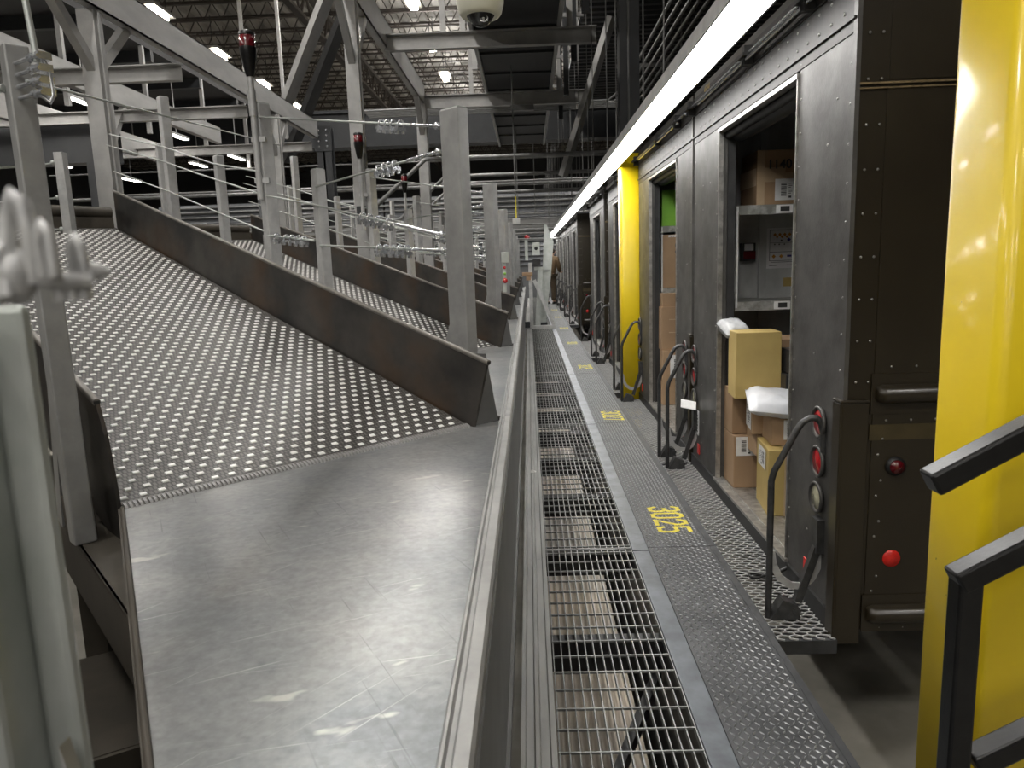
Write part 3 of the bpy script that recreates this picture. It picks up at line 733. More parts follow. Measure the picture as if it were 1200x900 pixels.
# ------------------------------------------------------------------ overhead steel on the left
def overhead():
    def rail(x, z, y0, y1, h, label, side=1):
        m = MB(); m.cbeam((x, y0, z), (x, y1, z), .1, h, .014, side); m.beam((x - side * .02, y0, z + h * .18), (x - side * .02, y1, z + h * .18), .1, .04)
        m.beam((x - side*.02, y0, z - h * .2), (x - side*.02, y1, z - h * .2), .1, .03)
        return tag(m.build('overhead_beam', BEAMS), label, 'beam', 'overhead channel beams')
    rail(-3.85, 3.9, 1.2, 14.0, .31, 'pale channel beam overhead, nearest of the pair above the left belts')
    rail(-5.65, 3.86, 1.2, 14.0, .28, 'pale channel beam overhead, far one of the pair above the left belts')
    rail(-7.1, 3.7, 2.0, 15, .34, 'third overhead channel beam, further left and darker')
    rail(-9.1, 4.05, 2.0, 16, .34, 'fourth overhead channel beam at the far left')
    rail(-1.77, 4.3, 3.0, 13.45, .34, 'tall channel beam sloping in view towards the middle cross beams')
    t = thing('backdrop_soffit', 'large black soffit added as dark backdrop behind the pale channel beams at upper left', 'soffit', (-12, 14, 5.4))
    m = MB(); m.box(-19, -6.75, 5, 19.8, 5.4, 5.5); m.build('deck', BELTB, t)  # black sheet added so the upper left ceiling reads dark
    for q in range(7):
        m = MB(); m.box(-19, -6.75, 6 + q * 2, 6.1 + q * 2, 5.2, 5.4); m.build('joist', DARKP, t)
    for q in range(6):
        m = MB(); m.box(-6.82, -6.75, 6.5 + q * 2.4, 6.57 + q * 2.4, 3.9, 5.4); m.build('strut', BEAMS, t)
    for q in range(3):
        m = MB(); m.box(-6.9, -6.82, 7 + q * 6, 7.08 + q * 6, 5.5, 8.45); m.build('hanger', BEAMS, t)
    def cross(y, z, x0, x1, label, h=.2):
        m = MB(); m.cbeam((x0, y, z), (x1, y, z), .1, h, .012, -1); tag(m.build('cross_beam', BEAMS), label, 'beam', 'overhead cross beams')
    cross(8.64, 3.6, -11, -3.85, 'cross beam under the left channel beams, nearer one', .18)
    cross(10.6, 3.56, -11, -3.85, 'cross beam under the left channel beams, second one', .16)
    cross(13.7, 3.56, -11, -3.85, 'cross beam under the left channel beams, far end', .16)
    cross(9.9, 4.17, -1.75, .95, 'pale cross beam below the black overhead belt, nearer of two', .2)
    cross(13.4, 4.17, -1.75, 1.12, 'pale cross beam below the black overhead belt, farther of two', .22)
    def ypost(x, y, z0, zt, w, zs, sp, label):
        t = thing('support_post', label, 'post', (x, y, -.7), 'forked support posts')
        m = MB(); m.beam((x, y, -.7), (x, y, zt), w, w * .9); m.box(x - w * .6, x + w * .6, y - w*.1, y + w*.1, z0, zt); m.build('column', BEAMS, t)
        for sgn in (-1, 1):
            m = MB(); m.beam((x, y, zs), (x, y + sgn * sp, zt + .02), w * .5, w * .6); m.build('knee_brace', BEAMS, t)
        m = MB(); m.box(x - w, x + w, y - w, y + w, -.7, -.68); m.build('base_plate', BEAMS, t)
        if x > -2 and y < 10:
            for zz in (z0 + .06, z0 + .62):
                m = MB(); m.box(x - .05, x + .05, y - w * .5 - .012, y - w * .5, zz, zz + .09); m.build('bolt_plate', DARKP, t)
    ypost(-3.9, 7.0, 1.5, 3.73, .155, 3.2, .62, 'forked steel support post behind the top of the nearest belt')
    ypost(-1.77, 8.1, 1.3, 4.13, .135, 3.45, .7, 'tall forked support post in the middle distance under the high channel beam')
    ypost(-3.85, 11.75, 1.5, 3.73, .15, 3.1, .55, 'forked support post under the far part of the left beam')
    ypost(-1.77, 13.3, 1.5, 4.13, .16, 3.6, .6, 'forked support post at the far end of the high channel beam')
    ypost(-5.65, 10.3, 1.5, 3.7, .14, 3.1, .45, 'forked support post under the second left beam')
    # overhead black belt pan with ribs
    t = thing('overhead_conveyor', 'black ribbed underside of the overhead conveyor above the walkway', 'conveyor', (-.1, 9, 4.3))
    m = MB(); m.box(-.62, .46, 1.6, 19.5, 4.36, 4.42); m.build('belt_pan', BELTB, t)
    y = 2.0
    while y < 19:
        m = MB(); m.box(-.62, .46, y, y + .03, 4.33, 4.36); m.build('pan_rib', DARKP, t); y += 1.15
    for x, lab in ((-.66, 'l'), (.46, 'r')):
        m = MB(); m.box(x, x + .05, 1.6, 19.5, 4.3, 4.62); m.build('side_channel', BEAMS, t)
    # hangers
    for j, (x, y) in enumerate([(-1.0, 10.0), (-.75, 10.0), (-.72, 11.8), (.62, 10.0), (.62, 13.4), (-.9, 13.5), (.8, 11.5)]):
        m = MB(); m.beam((x, y, 4.28), (x, y, 9.1), .07, .07)
        tag(m.build('hanger_strut', BEAMS), f'vertical hanger strut holding the overhead conveyor, {ORD[j]} from the left group', 'strut', 'hanger struts of the overhead conveyor')
    # ladder like frame right of the pan
    t = thing('ladder_rack', 'ladder like steel rack hanging right of the overhead conveyor', 'rack', (.75, 10, 4.3))
    for y in (8.5, 10.5, 12.5, 14.5):
        m = MB(); m.beam((.70, y, 4.0), (.70, y, 9.1), .08, .08); m.build('upright', DARKP, t)
        for k in range(8):
            m = MB(); m.beam((.54, y, 4.6 + k * .5), (.84, y, 4.6 + k * .5), .04, .05); m.build('rung', BEAMS, t)
    # inclined conveyor far behind
    t = thing('incline_conveyor', 'pale inclined conveyor side rising behind the forked post', 'conveyor', (-4.2, 15, 4.2))
    m = MB(); m.beam((-5.3, 15.5, 3.7), (-2.9, 14.5, 7.7), .1, .5, up=(1, 0, .6)); m.build('side_panel', BEAMS, t)
    m = MB(); m.beam((-4.95, 15.7, 3.6), (-2.55, 14.7, 7.6), .5, .1, up=(1, 0, -.6)); m.build('underside', BLACKSTEEL, t)
    for k, (x, y, z) in enumerate([(-5.0, 16.0, 4.1), (-3.4, 15.3, 6.8)]):
        m = MB(); m.beam((x, y, z), (x, y, 9.1), .06, .06); m.build('hanger', BEAMS, t)
    # dark girder fascia and columns
    m = MB(); m.box(-16, 8.5, 20, 20.35, 4.55, 5.4); m.box(-16, 8.5, 19.9, 20.45, 5.36, 5.44); m.box(-16, 8.5, 19.9, 20.45, 4.5, 4.56)
    tag(m.build('crossing_girder', DARKP), 'deep dark grey girder crossing the whole hall', 'girder')
    m = MB(); m.box(-12, -5.95, 10.85, 11.15, 3.0, 3.6); tag(m.build('crossing_girder', DARKP), 'shorter dark girder behind the left channel beams', 'girder')
    cols = [(-6.17, 11.0, .32, 'dark blue grey column behind the top of the nearest belt'), (-4.2, 16, .3, 'dark column with a bolted plate behind the tall forked post'),
            (-9.3, 10.5, .32, 'dark column at the far left edge behind the left post'), (-7.0, 20.2, .35, 'dark column under the deep girder, left one'), (3.6, 20.2, .35, 'dark column under the deep girder, right one behind the trucks')]
    for (x, y, w, lab) in cols:
        t = thing('building_column', lab, 'column', (x, y, -.7), 'dark building columns')
        m = MB(); zt = 4.5 if y > 18 else (3.0 if x < -9 else 9.0 if x > -5 else 3.0)
        if x == -4.2: zt = 4.3
        m.box(x - w / 2, x + w / 2, y - w / 2, y - w / 2 + .03, -.7, zt); m.box(x - w / 2, x + w / 2, y + w / 2 - .03, y + w / 2, -.7, zt); m.box(x - .02, x + .02, y - w / 2, y + w / 2, -.7, zt)
        m.build('shaft', DARKP, t)
        if x != -4.2: continue
        m = MB(); m.box(x - w * .6, x + w * .6, y - w * .56, y - w * .5, zt - .5, zt); m.use(DARKP); m.use(ZINC)
        for a in (-.08, .08):
            for b in range(4): m.sph((x + a, y - w * .58, zt - .08 - b * .11), .025, 8)
        m.build('bolted_plate', None, t)
overhead()

def ceiling_services():
    # horizontal pipes below the girder
    rnd = random.Random(4)
    zs = [4.35, 4.1, 3.9, 3.72, 3.5, 3.3, 3.12, 2.95, 2.75, 2.6, 2.45, 2.3, 2.15, 2.0]
    for i, z in enumerate(zs):
        y = 22 + (i * 37 % 11) * .9; m = MB(); r = rnd.choice([.025, .035, .05])
        m.cyl((-14, y, z + y * .0), (3.2, y, z), r, 8)
        tag(m.build('horizontal_pipe', PIPEM), f'horizontal pipe crossing below the deep girder, {ORD[i]} from the top', 'pipe', 'pipes crossing the back of the hall')
    for i in range(6):
        x = -.2 + i * .42; y = 17.5 + (i % 3) * 2.1; m = MB(); m.cyl((x, y, 2.4 + .2 * (i % 2)), (x, y, 9.1), .014, 6)
        tag(m.build('hanger_rod', PIPEM), f'thin vertical hanger rod over the far walkway, {ORD[i]} from the left', 'rod', 'vertical hanger rods over the far walkway')
    # bent conduits
    for i, (y, z, dx) in enumerate([(12.2, 3.05, 0), (14.2, 3.0, .1), (16.5, 2.9, -.2)]):
        m = MB(); m.tube([(-4.2 + dx, y, z - .9), (-2.5 + dx, y, z - .75), (-1.6 + dx, y, z), (2.2, y, z)], .035, 8)
        tag(m.build('bent_conduit', PIPEM), f'bent conduit crossing behind the thick post, {ORD[i]} from the camera', 'conduit', 'bent conduits behind the posts')
    # parallel conduits to the right of the dark column
    for i in range(5):
        x = 1.72 + i * .11; m = MB(); z = 4.25
        m.tube([(x, 3.0, z), (x, 13.2 + i * .15, z), (x - .15, 14.2 + i * .15, z), (-3, 14.3 + i * .15, z)], .022, 8)
        tag(m.build('ceiling_conduit', PIPEM), f'long conduit running above the trucks, {ORD[i]} from the left of five', 'conduit', 'five parallel conduits above the trucks')
    for i, y in enumerate((5.2, 8.6, 12.0)):
        m = MB(); m.box(1.45, 2.5, y, y + .05, 4.27, 4.32); m.beam((1.5, y + .02, 4.3), (1.5, y + .02, 5.1), .02, .02); m.beam((2.45, y + .02, 4.3), (2.45, y + .02, 5.1), .02, .02)
        tag(m.build('conduit_rack', PIPEM), f'small hanger rack carrying the conduits, {ORD[i]} from the camera', 'rack', 'conduit racks')
    # corrugated mezzanine underside
    m = MB(); prof = []; y = 6.0
    while y < 19.5: prof += [(y, 5.1), (y + .09, 5.1), (y + .12, 5.16), (y + .2, 5.16)]; y += .24
    n = len(prof); m.add([(.95, p[0], p[1]) for p in prof] + [(4.2, p[0], p[1]) for p in prof], [(i, i + 1, n + i + 1, n + i) for i in range(n - 1)]); m.box(.95, 4.2, 6, 19.6, 5.2, 5.26)
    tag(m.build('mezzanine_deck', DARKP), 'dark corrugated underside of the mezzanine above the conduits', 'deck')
    m = MB(); m.beam((1.384, 11.94, 5.0), (  .62, 12.6, 2.75), .13, .1); tag(m.build('diagonal_brace', BEAMS), 'slanted steel brace left of the dark column above the yellow guard', 'brace')
    # dome camera
    x, y, z = -.133, 2.6, 2.19
    t = thing('dome_camera', 'cream dome security camera hanging at the top of the view', 'camera', (x, y, z))
    m = MB(); m.lathe([(.052, -.028), (.062, -.03), (.07, -.02), (.079, .01), (.08, .05), (.08, .12), (.02, .135)], (x, y, z), seg=32); m.build('housing', CREAM, t)
    m = MB(); m.lathe([(.0, -.062), (.018, -.058), (.034, -.046), (.044, -.03), (.05, -.024)], (x, y, z), seg=24); m.build('dome', GLASSD, t)
    m = MB(); m.tube([(x + .012 + .012 * cos(a), y - .034 + .004 * sin(a), z - .044 + .012 * sin(a)) for a in [i * pi / 8 for i in range(16)]], .0022, 6, True); m.sph((x + .01, y - .036, z - .046), .006, 8)
    tag(m.build('lens_ring', ZINC, t), 'bright lens ring')
    m = MB(); m.cyl((x, y, z + .13), (x, y, 4.36), .016, 10); m.build('drop_pole', CREAM, t)
    # hanging pull station over the walkway
    t = thing('pendant_control', 'small grey control box hanging on a thin rod over the far walkway', 'control box', (-.17, 12, 1.95))
    m = MB(); m.cyl((-.17, 12, 2.05), (-.17, 12, 4.36), .012, 6); m.build('rod', PIPEM, t)
    m = MB(); m.cyl((-.17, 12, 2.05), (-.17, 12, 2.4), .014, 6); m.build('sleeve', YPAINT, t)
    m = MB(); m.box(-.23, -.11, 11.95, 12.05, 1.96, 2.06); m.build('box', GALV, t, bevel=.008)
    m = MB(); m.box(-.23, .18, 13.36, 13.44, 3.97, 4.065); tag(m.build('junction_box', PIPEM), 'small grey junction box under the far cross beam', 'junction box')
ceiling_services()

# ------------------------------------------------------------------ strip lights
def far_wall_panels():
    for j, (xa, xb, lab) in enumerate([(-6.5, 3.4, 'behind the far walkway'), (-17, -6.6, 'behind the sorting lines')]):
        t = thing('louvered_screen', f'dark louvered wall screen {lab}', 'wall screen', ((xa + xb) / 2, 34.5, -.7), 'dark louvered screens at the back')
        m = MB(); m.box(xa, xb, 34.5, 34.56, -.7, 4.5); m.build('panel', LOUV, t)
        m = MB(); z = 1.2
        while z < 4.4: m.add([(xa, 34.5, z), (xb, 34.5, z), (xb, 34.38, z + .04), (xa, 34.38, z + .04), (xb, 34.5, z + .2), (xa, 34.5, z + .2)], [(0, 1, 2, 3), (3, 2, 4, 5)]); z += .22
        m.build('louvers', LOUV, t)
        m = MB(); m.box(xa, xb, 34.3, 34.5, 2.95, 3.3); m.build('pale_band', PALEW, t)
far_wall_panels()

def strip_lights():
    proto = None; i = 0; y = 2.75
    lens_prof = [(.788, 2.300), (.792, 2.292), (.83, 2.288), (.91, 2.288), (.948, 2.292), (.952, 2.300)]
    while y < 40:
        L = 2.44
        if proto is None:
            t = thing('linear_light', 'x', 'light fixture', (.87, y + L / 2, 2.3), 'row of linear lights over the walkway')
            m = MB(); m.prism([(.78, 2.29), (.788, 2.29), (.788, 2.299), (.952, 2.299), (.952, 2.286), (.96, 2.286), (.96, 2.36), (.93, 2.39), (.81, 2.39), (.78, 2.36)], (0, y, 0), (1, 0, 0), (0, 0, 1), (0, L, 0)); m.build('housing', GALV, t)
            m = MB(); m.prism(lens_prof, (0, y + .004, 0), (1, 0, 0), (0, 0, 1), (0, L - .008, 0)); m.build('diffuser', LENS, t)
            for yy in (y + .4, y + L - .4):
                m = MB(); m.cyl((.87, yy, 2.39), (.87, yy, 5.1), .006, 6); m.build('hanger', PIPEM, t)
            proto = t; o = t; y00 = y
        else:
            o = copy_tree(proto, (0, y - y00, 0))
        o['label'] = f'white glowing linear light over the walkway, number {i + 1} of the row'
        y += L + .01; i += 1
strip_lights()

# ------------------------------------------------------------------ yellow columns
def columns():
    for (x, y, w, zt, lab, top) in [(1.09, 1.66, .235, 2.42, 'bright yellow column guard filling the right edge, nearest', 'a'),
                                    (1.072, 7.88, .21, 2.415, 'bright yellow column between the second and third trucks', 'b')]:
        t = thing('column', lab, 'column', (x, y, -.7))
        h = w / 2; m = MB(); r = .03; poly = []
        for cx, cy, a0 in ((h - r, h - r, 0), (-h + r, h - r, 90), (-h + r, -h + r, 180), (h - r, -h + r, 270)):
            for k in range(7): a = radians(a0 + k * 15); poly.append((cx + r * cos(a), cy + r * sin(a)))
        m.prism(poly, (x, y, -.68), (1, 0, 0), (0, 1, 0), (0, 0, zt + .68))
        for i in range(len(m.f)):
            if len(m.f[i]) == 4: m.sm[i] = True
        o = m.build('yellow_guard', YELLOW, t)
        m = MB(); m.box(x - h * .95, x + h * .95, y - h * .9, y + h * .9, zt, 5.09 if y > 5 else 9.1); m.build('shaft', DARKP, t)
        m = MB(); m.cyl((x - h * .1, y - h, zt), (x - h * .1, y - h, 5.0), .012, 6); m.build('conduit', PIPEM, t)
        m = MB(); m.box(x - h - .06, x + h + .06, y - h - .06, y + h + .06, -.7, -.675); m.build('base_plate', DARKP, t)
        if top == 'a':
            m = MB(); rnd = random.Random(2)
            for k in range(9):
                z = rnd.uniform(.5, 1.7)
                if k % 2: xx = x - h - .0006; yy = y + rnd.uniform(-.06, .08); s = rnd.uniform(.0012, .003); m.quad((xx, yy, z), (xx, yy + s, z), (xx, yy + s, z + s * 2), (xx, yy, z + s * 2))
                else: yy = y - h - .0006; xx = x + rnd.uniform(-.06, .08); s = rnd.uniform(.0012, .003); m.quad((xx, yy, z), (xx + s, yy, z), (xx + s, yy, z + s * 2), (xx, yy, z + s * 2))
            m.build('paint_chips', BLACKSTEEL, t)
columns()

def handrail():
    t = thing('handrail', 'black square tube stair handrail in front of the near yellow column', 'handrail', (.82, 1.35, 0))
    w = .046; y = 1.35
    sl = .545
    def rail(x0, z0, x1, name):
        m = MB(); m.beam((x0, y, z0), (x1, y, z0 + (x1 - x0) * sl), w + .003, w); m.build(name, BLACKPAINT, t, bevel=.006)
    rail(.742, .915, 1.75, 'top_rail'); rail(.80, .718, 1.75, 'mid_rail'); rail(.86, .33, 1.75, 'lower_rail')
    m = MB(); m.beam((.823, y, .003), (.823, y, .742), w, w); m.build('post', BLACKPAINT, t, bevel=.006)
    m = MB(); m.beam((1.72, y, -.7), (1.72, y, 1.45), w, w); m.build('post', BLACKPAINT, t, bevel=.006)
handrail()

# ------------------------------------------------------------------ trucks
TX = 1.145
def rivets(mb, pts, n, r=.0055):
    n = V(n)
    for p in pts: mb.lathe([(r, 0), (r * .75, r * .5), (0.0001, r * .62)], p, n, 6)
TY0 = 2.69; TW = 2.48; TZ0 = -.13; TZ1 = 2.385
def truck():
    x0, y0, y1 = TX, TY0, TY0 + TW; oy0, oy1 = y0 + .535, y1 - .67; oz0, oz1 = -.03, 2.075
    t = thing('delivery_truck', 'dark brown delivery truck nearest the camera, back open beside the yellow column', 'truck', (x0 + .5, (y0 + y1) / 2, -.7), 'brown delivery trucks backed up to the walkway')
    LN = 4.6
    m = MB(); m.use(TRUCKSIDE)
    for (a, b) in ((y0, y0 + .03), (y1 - .03, y1)):
        m.box(x0 + .004, x0 + LN, a, b, TZ0 + .03, TZ1)
    m.box(x0 + LN - .04, x0 + LN, y0 + .03, y1 - .03, TZ0, TZ1)
    m.box(x0, x0 + LN, y0, y1, TZ1, TZ1 + .04)
    # raised overlap panels on the near side
    m.box(x0 + .11, x0 + LN, y0 - .004, y0, TZ0 + .03, 1.9); m.box(x0 + .115, x0 + LN, y0 - .003, y0, 1.93, TZ1)
    m.build('body_shell', None, t)
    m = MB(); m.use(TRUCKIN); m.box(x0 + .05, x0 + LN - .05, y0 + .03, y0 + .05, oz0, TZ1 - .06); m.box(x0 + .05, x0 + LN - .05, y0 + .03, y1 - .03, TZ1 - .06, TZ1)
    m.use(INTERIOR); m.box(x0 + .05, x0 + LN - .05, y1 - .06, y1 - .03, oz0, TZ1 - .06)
    for k in range(8):
        xx = x0 + .42 + k * .5; m.box(xx, xx + .05, y1 - .085, y1 - .06, oz0, TZ1 - .07)
    m.box(x0 + .05, x0 + 1.2, y1 - .075, y1 - .06, 1.53, 1.56)
    m.box(x0 + 3.0, x0 + 3.03, y0 + .05, y1 - .06, oz0, TZ1 - .06)
    m.build('cargo_lining', None, t)
    m = MB(); m.box(x0 + .13, x0 + LN, y0 + .03, y1 - .03, -.10, -.03)
    for k in range(70):
        for j in range(26):
            xx = x0 + .16 + j * .028; yy = oy0 - .1 + k * .028
            if yy > oy1 + .3: break
            m.add([(xx - .01, yy, -.03), (xx, yy - .004, -.03), (xx + .01, yy, -.03), (xx, yy + .004, -.03), (xx, yy, -.027)], [(0, 1, 4), (1, 2, 4), (2, 3, 4), (3, 0, 4)])
    m.build('cargo_floor', ALU, t)
    # rear face
    m = MB(); m.box(x0, x0 + .05, y0 + .006, oy0, TZ0, oz1 + .02); m.build('rear_pillar', TRUCKREAR, t, bevel=.006)
    m = MB(); m.box(x0, x0 + .05, oy1, y1 - .006, TZ0, oz1 + .02); m.build('rear_pillar', TRUCKREAR, t, bevel=.006)
    m = MB(); m.box(x0 - .002, x0 + .05, y0 + .006, y1 - .006, oz1 + .02, TZ1); m.box(x0 - .012, x0, y0, y1, oz1 + .06, oz1 + .068); m.box(x0 - .008, x0, y0 + .02, y1 - .02, oz1 + .2, TZ1 + .0)
    m.build('rear_header', TRUCKHEAD, t)
    m = MB(); m.box(x0 + .05, x0 + .1, oy0 - .06, oy0 - .03, oz0, oz1); m.build('door_seal', RUBBER, t)
    m = MB(); m.box(x0 + .05, x0 + .095, oy1 + .002, oy1 + .04, oz0, oz1); m.build('door_seal', RUBBER, t)
    m = MB(); m.box(x0 - .008, x0 + .02, oy1 - .012, oy1, oz0, oz1); m.box(x0 - .008, x0 + .02, oy0, oy0 + .01, oz0, oz1); m.box(x0 - .012, x0 + .03, oy0, oy1, oz1 - .012, oz1 + .008); m.build('door_frame', ALU, t)
    m = MB(); m.lathe([(.022, 0), (.022, oy1 - oy0)], (x0 + .05, oy0, oz1 - .03), (0, 1, 0), 10); m.lathe([(.05, 0), (.05, oy1 - oy0)], (x0 + .12, oy0, oz1 - .02), (0, 1, 0), 14)
    m.build('door_roll', BLACKSTEEL, t)
    m = MB(); m.box(x0 - .012, x0 + .06, y0, y1, TZ0, oz0 - .01); m.build('rear_sill', BLACKSTEEL, t)
    m = MB(); m.box(x0 - .016, x0 + .13, oy0 - .02, oy1 + .02, oz0 - .012, oz0 + .004)
    m.box(x0 + .03, x0 + .04, oy0, oy1, oz0 + .004, oz0 + .01); m.build('threshold', ALU, t)
    # header rods
    m = MB(); m.cyl((x0 - .03, y0 + .1, oz1 + .255), (x0 - .03, y1 - .05, oz1 + .255), .011, 8); m.cyl((x0 - .045, y0 + .3, oz1 + .225), (x0 - .045, y1 - .3, oz1 + .225), .009, 8)
    m.build('door_rod', ZINC, t)
    for yy in (y0 + .35, y0 + 1.15, y1 - .06):
        m = MB(); m.box(x0 - .055, x0, yy, yy + .05, oz1 + .2, oz1 + .29); m.box(x0 - .07, x0 - .03, yy - .03, yy + .08, oz1 + .235, oz1 + .25); m.build('rod_bracket', BLACKSTEEL, t)
    # rivets
    m = MB(); pts = []
    for z in [TZ0 + .08 + k * .135 for k in range(17)]:
        pts += [(x0 - .001, oy0 - .03 + (.01 if int(z * 50) % 2 else 0), z), (x0 - .001, y0 + .03, z + .02), (x0 - .001, oy1 + .05, z + .03), (x0 - .001, y1 - .05, z)]
    for z in [.2, .6, .95, 1.3, 1.75, 1.9]: pts += [(x0 - .001, y0 + .22 + .08 * sin(z * 9), z), (x0 - .001, oy1 + .25 + .1 * sin(z * 7), z + .05), (x0 - .001, oy1 + .4, z - .1)]
    rivets(m, pts, (-1, 0, 0))
    pts = [(x0 - .003, y0 + .1 + k * .115, oz1 + zz) for k in range(20) for zz in (.1, .17)]
    rivets(m, pts, (-1, 0, 0), .007)
    pts = []
    for k in range(16): z = -.03 + k * .151; pts += [(x0 + .042, y0 - .005, z), (x0 + .088, y0 - .005, z)]
    for k in range(10): pts += [(x0 + .17 + k * .09, y0 - .005, .93 + .0 * k), (x0 + .17 + k * .09, y0 - .005, -.09), (x0 + .16 + k * .09, y0 - .005, .73)]
    for z in (.66, .5, .34, .12, .0): pts += [(x0 + .15, y0 - .005, z), (x0 + .135, y0 - .005, z - .06)]
    rivets(m, pts, (0, -1, 0), .0055)
    tag(m.build('rivets', RIVET, t), kind='stuff')
    # near side trims
    m = MB(); m.use(GOLD); m.box(x0 + .004, x0 + LN, y0 - .009, y0 - .004, 1.915, 1.922); m.box(x0 + .004, x0 + LN, y0 - .009, y0 - .004, 1.9, 1.905); m.build('side_trim', None, t)
    m = MB(); m.box(x0 - .004, x0 + .012, y0 - .012, y0 + .02, TZ0, TZ1); m.build('corner_trim', TRUCKREAR, t)
    m = MB(); m.use(TRUCKSIDE); m.box(x0 - .008, x0 + .09, y0 - .02, y0 - .004, TZ0 - .02, .80); m.box(x0 - .016, x0 - .004, y0 - .02, y0 + .05, TZ0 - .02, .80); m.box(x0 - .018, x0 + .09, y0 - .024, y0 + .05, .80, .812)
    m.build('corner_guard', TRUCKSIDE, t, bevel=.004)
    m = MB(); m.box(x0 + .1, x0 + LN, y0 - .0055, y0 - .003, .655, .715); m.build('side_band', TRUCKBAND, t)
    for z, zz in ((.83, 'u'), (-.03, 'l')):
        m = MB(); r = .036; m.tube([(x0 + .115, y0 - .014, z), (x0 + .118, y0 - .014, z), (x0 + .14, y0 - .014, z), (x0 + LN - .4, y0 - .014, z)], [.018, .028, r, r], 14)
        m.box(x0 + .1, x0 + LN - .3, y0 - .008, y0 - .003, z - .075, z + .075); m.build('guard_rail', TRUCKSIDE, t)
    m = MB(); m.use(BLACKSTEEL); m.lathe([(.036, 0), (.036, .012), (.028, .018)], (x0 + .2, y0 - .004, .555), (0, -1, 0), 20); m.use(REDD); m.lathe([(.027, .014), (.024, .026), (.0001, .032)], (x0 + .2, y0 - .004, .555), (0, -1, 0), 20)
    m.build('marker_lamp', None, t)
    m = MB(); m.lathe([(.034, 0), (.032, .005), (.0001, .006)], (x0 + .205, y0 - .004, .19), (0, -1, 0), 24); m.build('reflector', REFLECT, t)
    # tail lamps
    for yy in (y0 + .19, y1 - .07):
        for z, lm in ((.685, REDL), (.525, REDL), (.375, CLEARL)):
            m = MB(); m.lathe([(.042, 0), (.062, .004), (.066, .014), (.058, .02), (.052, .008)], (x0, yy, z), (-1, 0, 0), 24); b = m.build('tail_lamp', TRUCKREAR, t)
            m = MB(); m.lathe([(.053, .006), (.048, .012), (.0001, .016)], (x0, yy, z), (-1, 0, 0), 24); m.build('lens', lm, b)
    for yy in (y0 + .28, y1 - .2):
        m = MB(); m.box(x0 - .006, x0, yy - .02, yy + .04, -.0, .07); m.build('reflector', REFLECT, t, bevel=.003)
    # bumper step
    m = MB(); bx = x0 - .236
    m.box(bx, bx + .008, y0 - .02, y1 + .015, -.175, -.112); m.box(bx, x0, y0 - .035, y0 - .012, -.18, -.125); m.box(bx, x0, y1, y1 + .015, -.175, -.12); m.box(x0 - .012, x0, y0, y1, -.17, -.12)
    for k in range(5): yy = y0 + .1 + k * .55; m.box(bx, x0, yy, yy + .03, -.18, -.15)
    m.build('bumper_step', PLATE, t)
    m = MB(); cw, ch = .054, .03; r = 0; yy = y0 - .02
    P = lambda i, j: None
    ny = int((y1 - y0 + .04) / cw)
    zt = -.118
    def strand(a, b): m.beam((a[0], a[1], zt), (b[0], b[1], zt), .0052, .005)
    for j in range(ny):
        for i in range(9):
            cx = bx + .01 + i * .0255; cy = y0 - .02 + j * cw + (cw / 2 if i % 2 else 0)
            if cx > x0 - .015: continue
            a = (cx, cy - .0085); b = (cx, cy + .0085); c = (min(cx + .0255, x0 - .008), cy + cw / 2 - .0085); d = (min(cx + .0255, x0 - .008), cy - cw / 2 + .0085)
            strand(a, b); strand(b, c); strand(a, d)
    m.build('step_mesh', GALV, t)
    # grab handles (both sides)
    for yy, sgn in ((y0 + .15, 1), (y1 - .12, -1)):
        path = [(-.205, -.12), (-.205, .2), (-.205, .46), (-.195, .50), (-.11, .665), (-.09, .695), (-.062, .712), (-.035, .712), (-.015, .69), (-.006, .655), (-.003, .56)]
        m = MB(); pts = [V((x0 + a, yy, b)) for a, b in path]
        for i in range(len(pts) - 1): m.beam(pts[i], pts[i + 1] + (pts[i + 1] - pts[i]).normalized() * .004, .03, .012, up=(0, 1, .001)) if False else None
        m.tube(pts, .0138, 8); h = m.build('grab_handle', HANDLEM, t)
        path = [(-.2, .17), (-.19, .11), (-.165, .055), (-.12, .02), (-.075, .015), (-.035, .045), (-.01, .1), (-.004, .2)]
        m = MB(); pts = [V((x0 + a, yy + .02, b)) for a, b in path]
        for i in range(len(pts) - 1):
            a, b = pts[i], pts[i + 1]; rd = (b - a).cross(V((0, 1, 0))).normalized(); m.obox(a + V((0, -.026, 0)) - rd * .014, (b - a) * 1.08, (0, .008, 0), rd * .028)
        m.build('strap', GALV, h)
        m = MB(); m.use(HANDLEM); m.box(x0 - .03, x0, yy - .03, yy + .03, .16, .3); m.use(HANDLEM); m.prism([(0, 0), (.12, 0), (.11, .06), (.05, .085)], (x0 - .205, yy - .03, -.118), (1, 0, 0), (0, 0, 1), (0, .06, 0))
        m.beam((x0 - .09, yy, -.05), (x0 - .01, yy, .2), .03, .03); m.cyl((x0 - .1, yy - .034, -.08), (x0 - .1, yy + .034, -.08), .016, 10)
        m.build('handle_bracket', HANDLEM, h)
    # shelves along the far side wall
    for z in (1.635, 1.055):
        m = MB(); yf = y1 - .59; m.box(x0 + .12, x0 + 2.9, yf, y1 - .065, z - .004, z + .002); m.box(x0 + .12, x0 + 2.9, yf - .004, yf, z - .045, z + .012)
        m.box(x0 + .12, x0 + .125, yf, y1 - .07, z - .04, z + .012)
        s = m.build('shelf', SHELFM, t)
        m = MB(); m.use(WHITE); m.box(x0 + .36, x0 + .46, yf - .006, yf - .004, z - .04, z + .008); m.use(PRINT); m.box(x0 + .385, x0 + .44, yf - .007, yf - .006, z - .03, z - .0); m.build('bay_card', None, s)
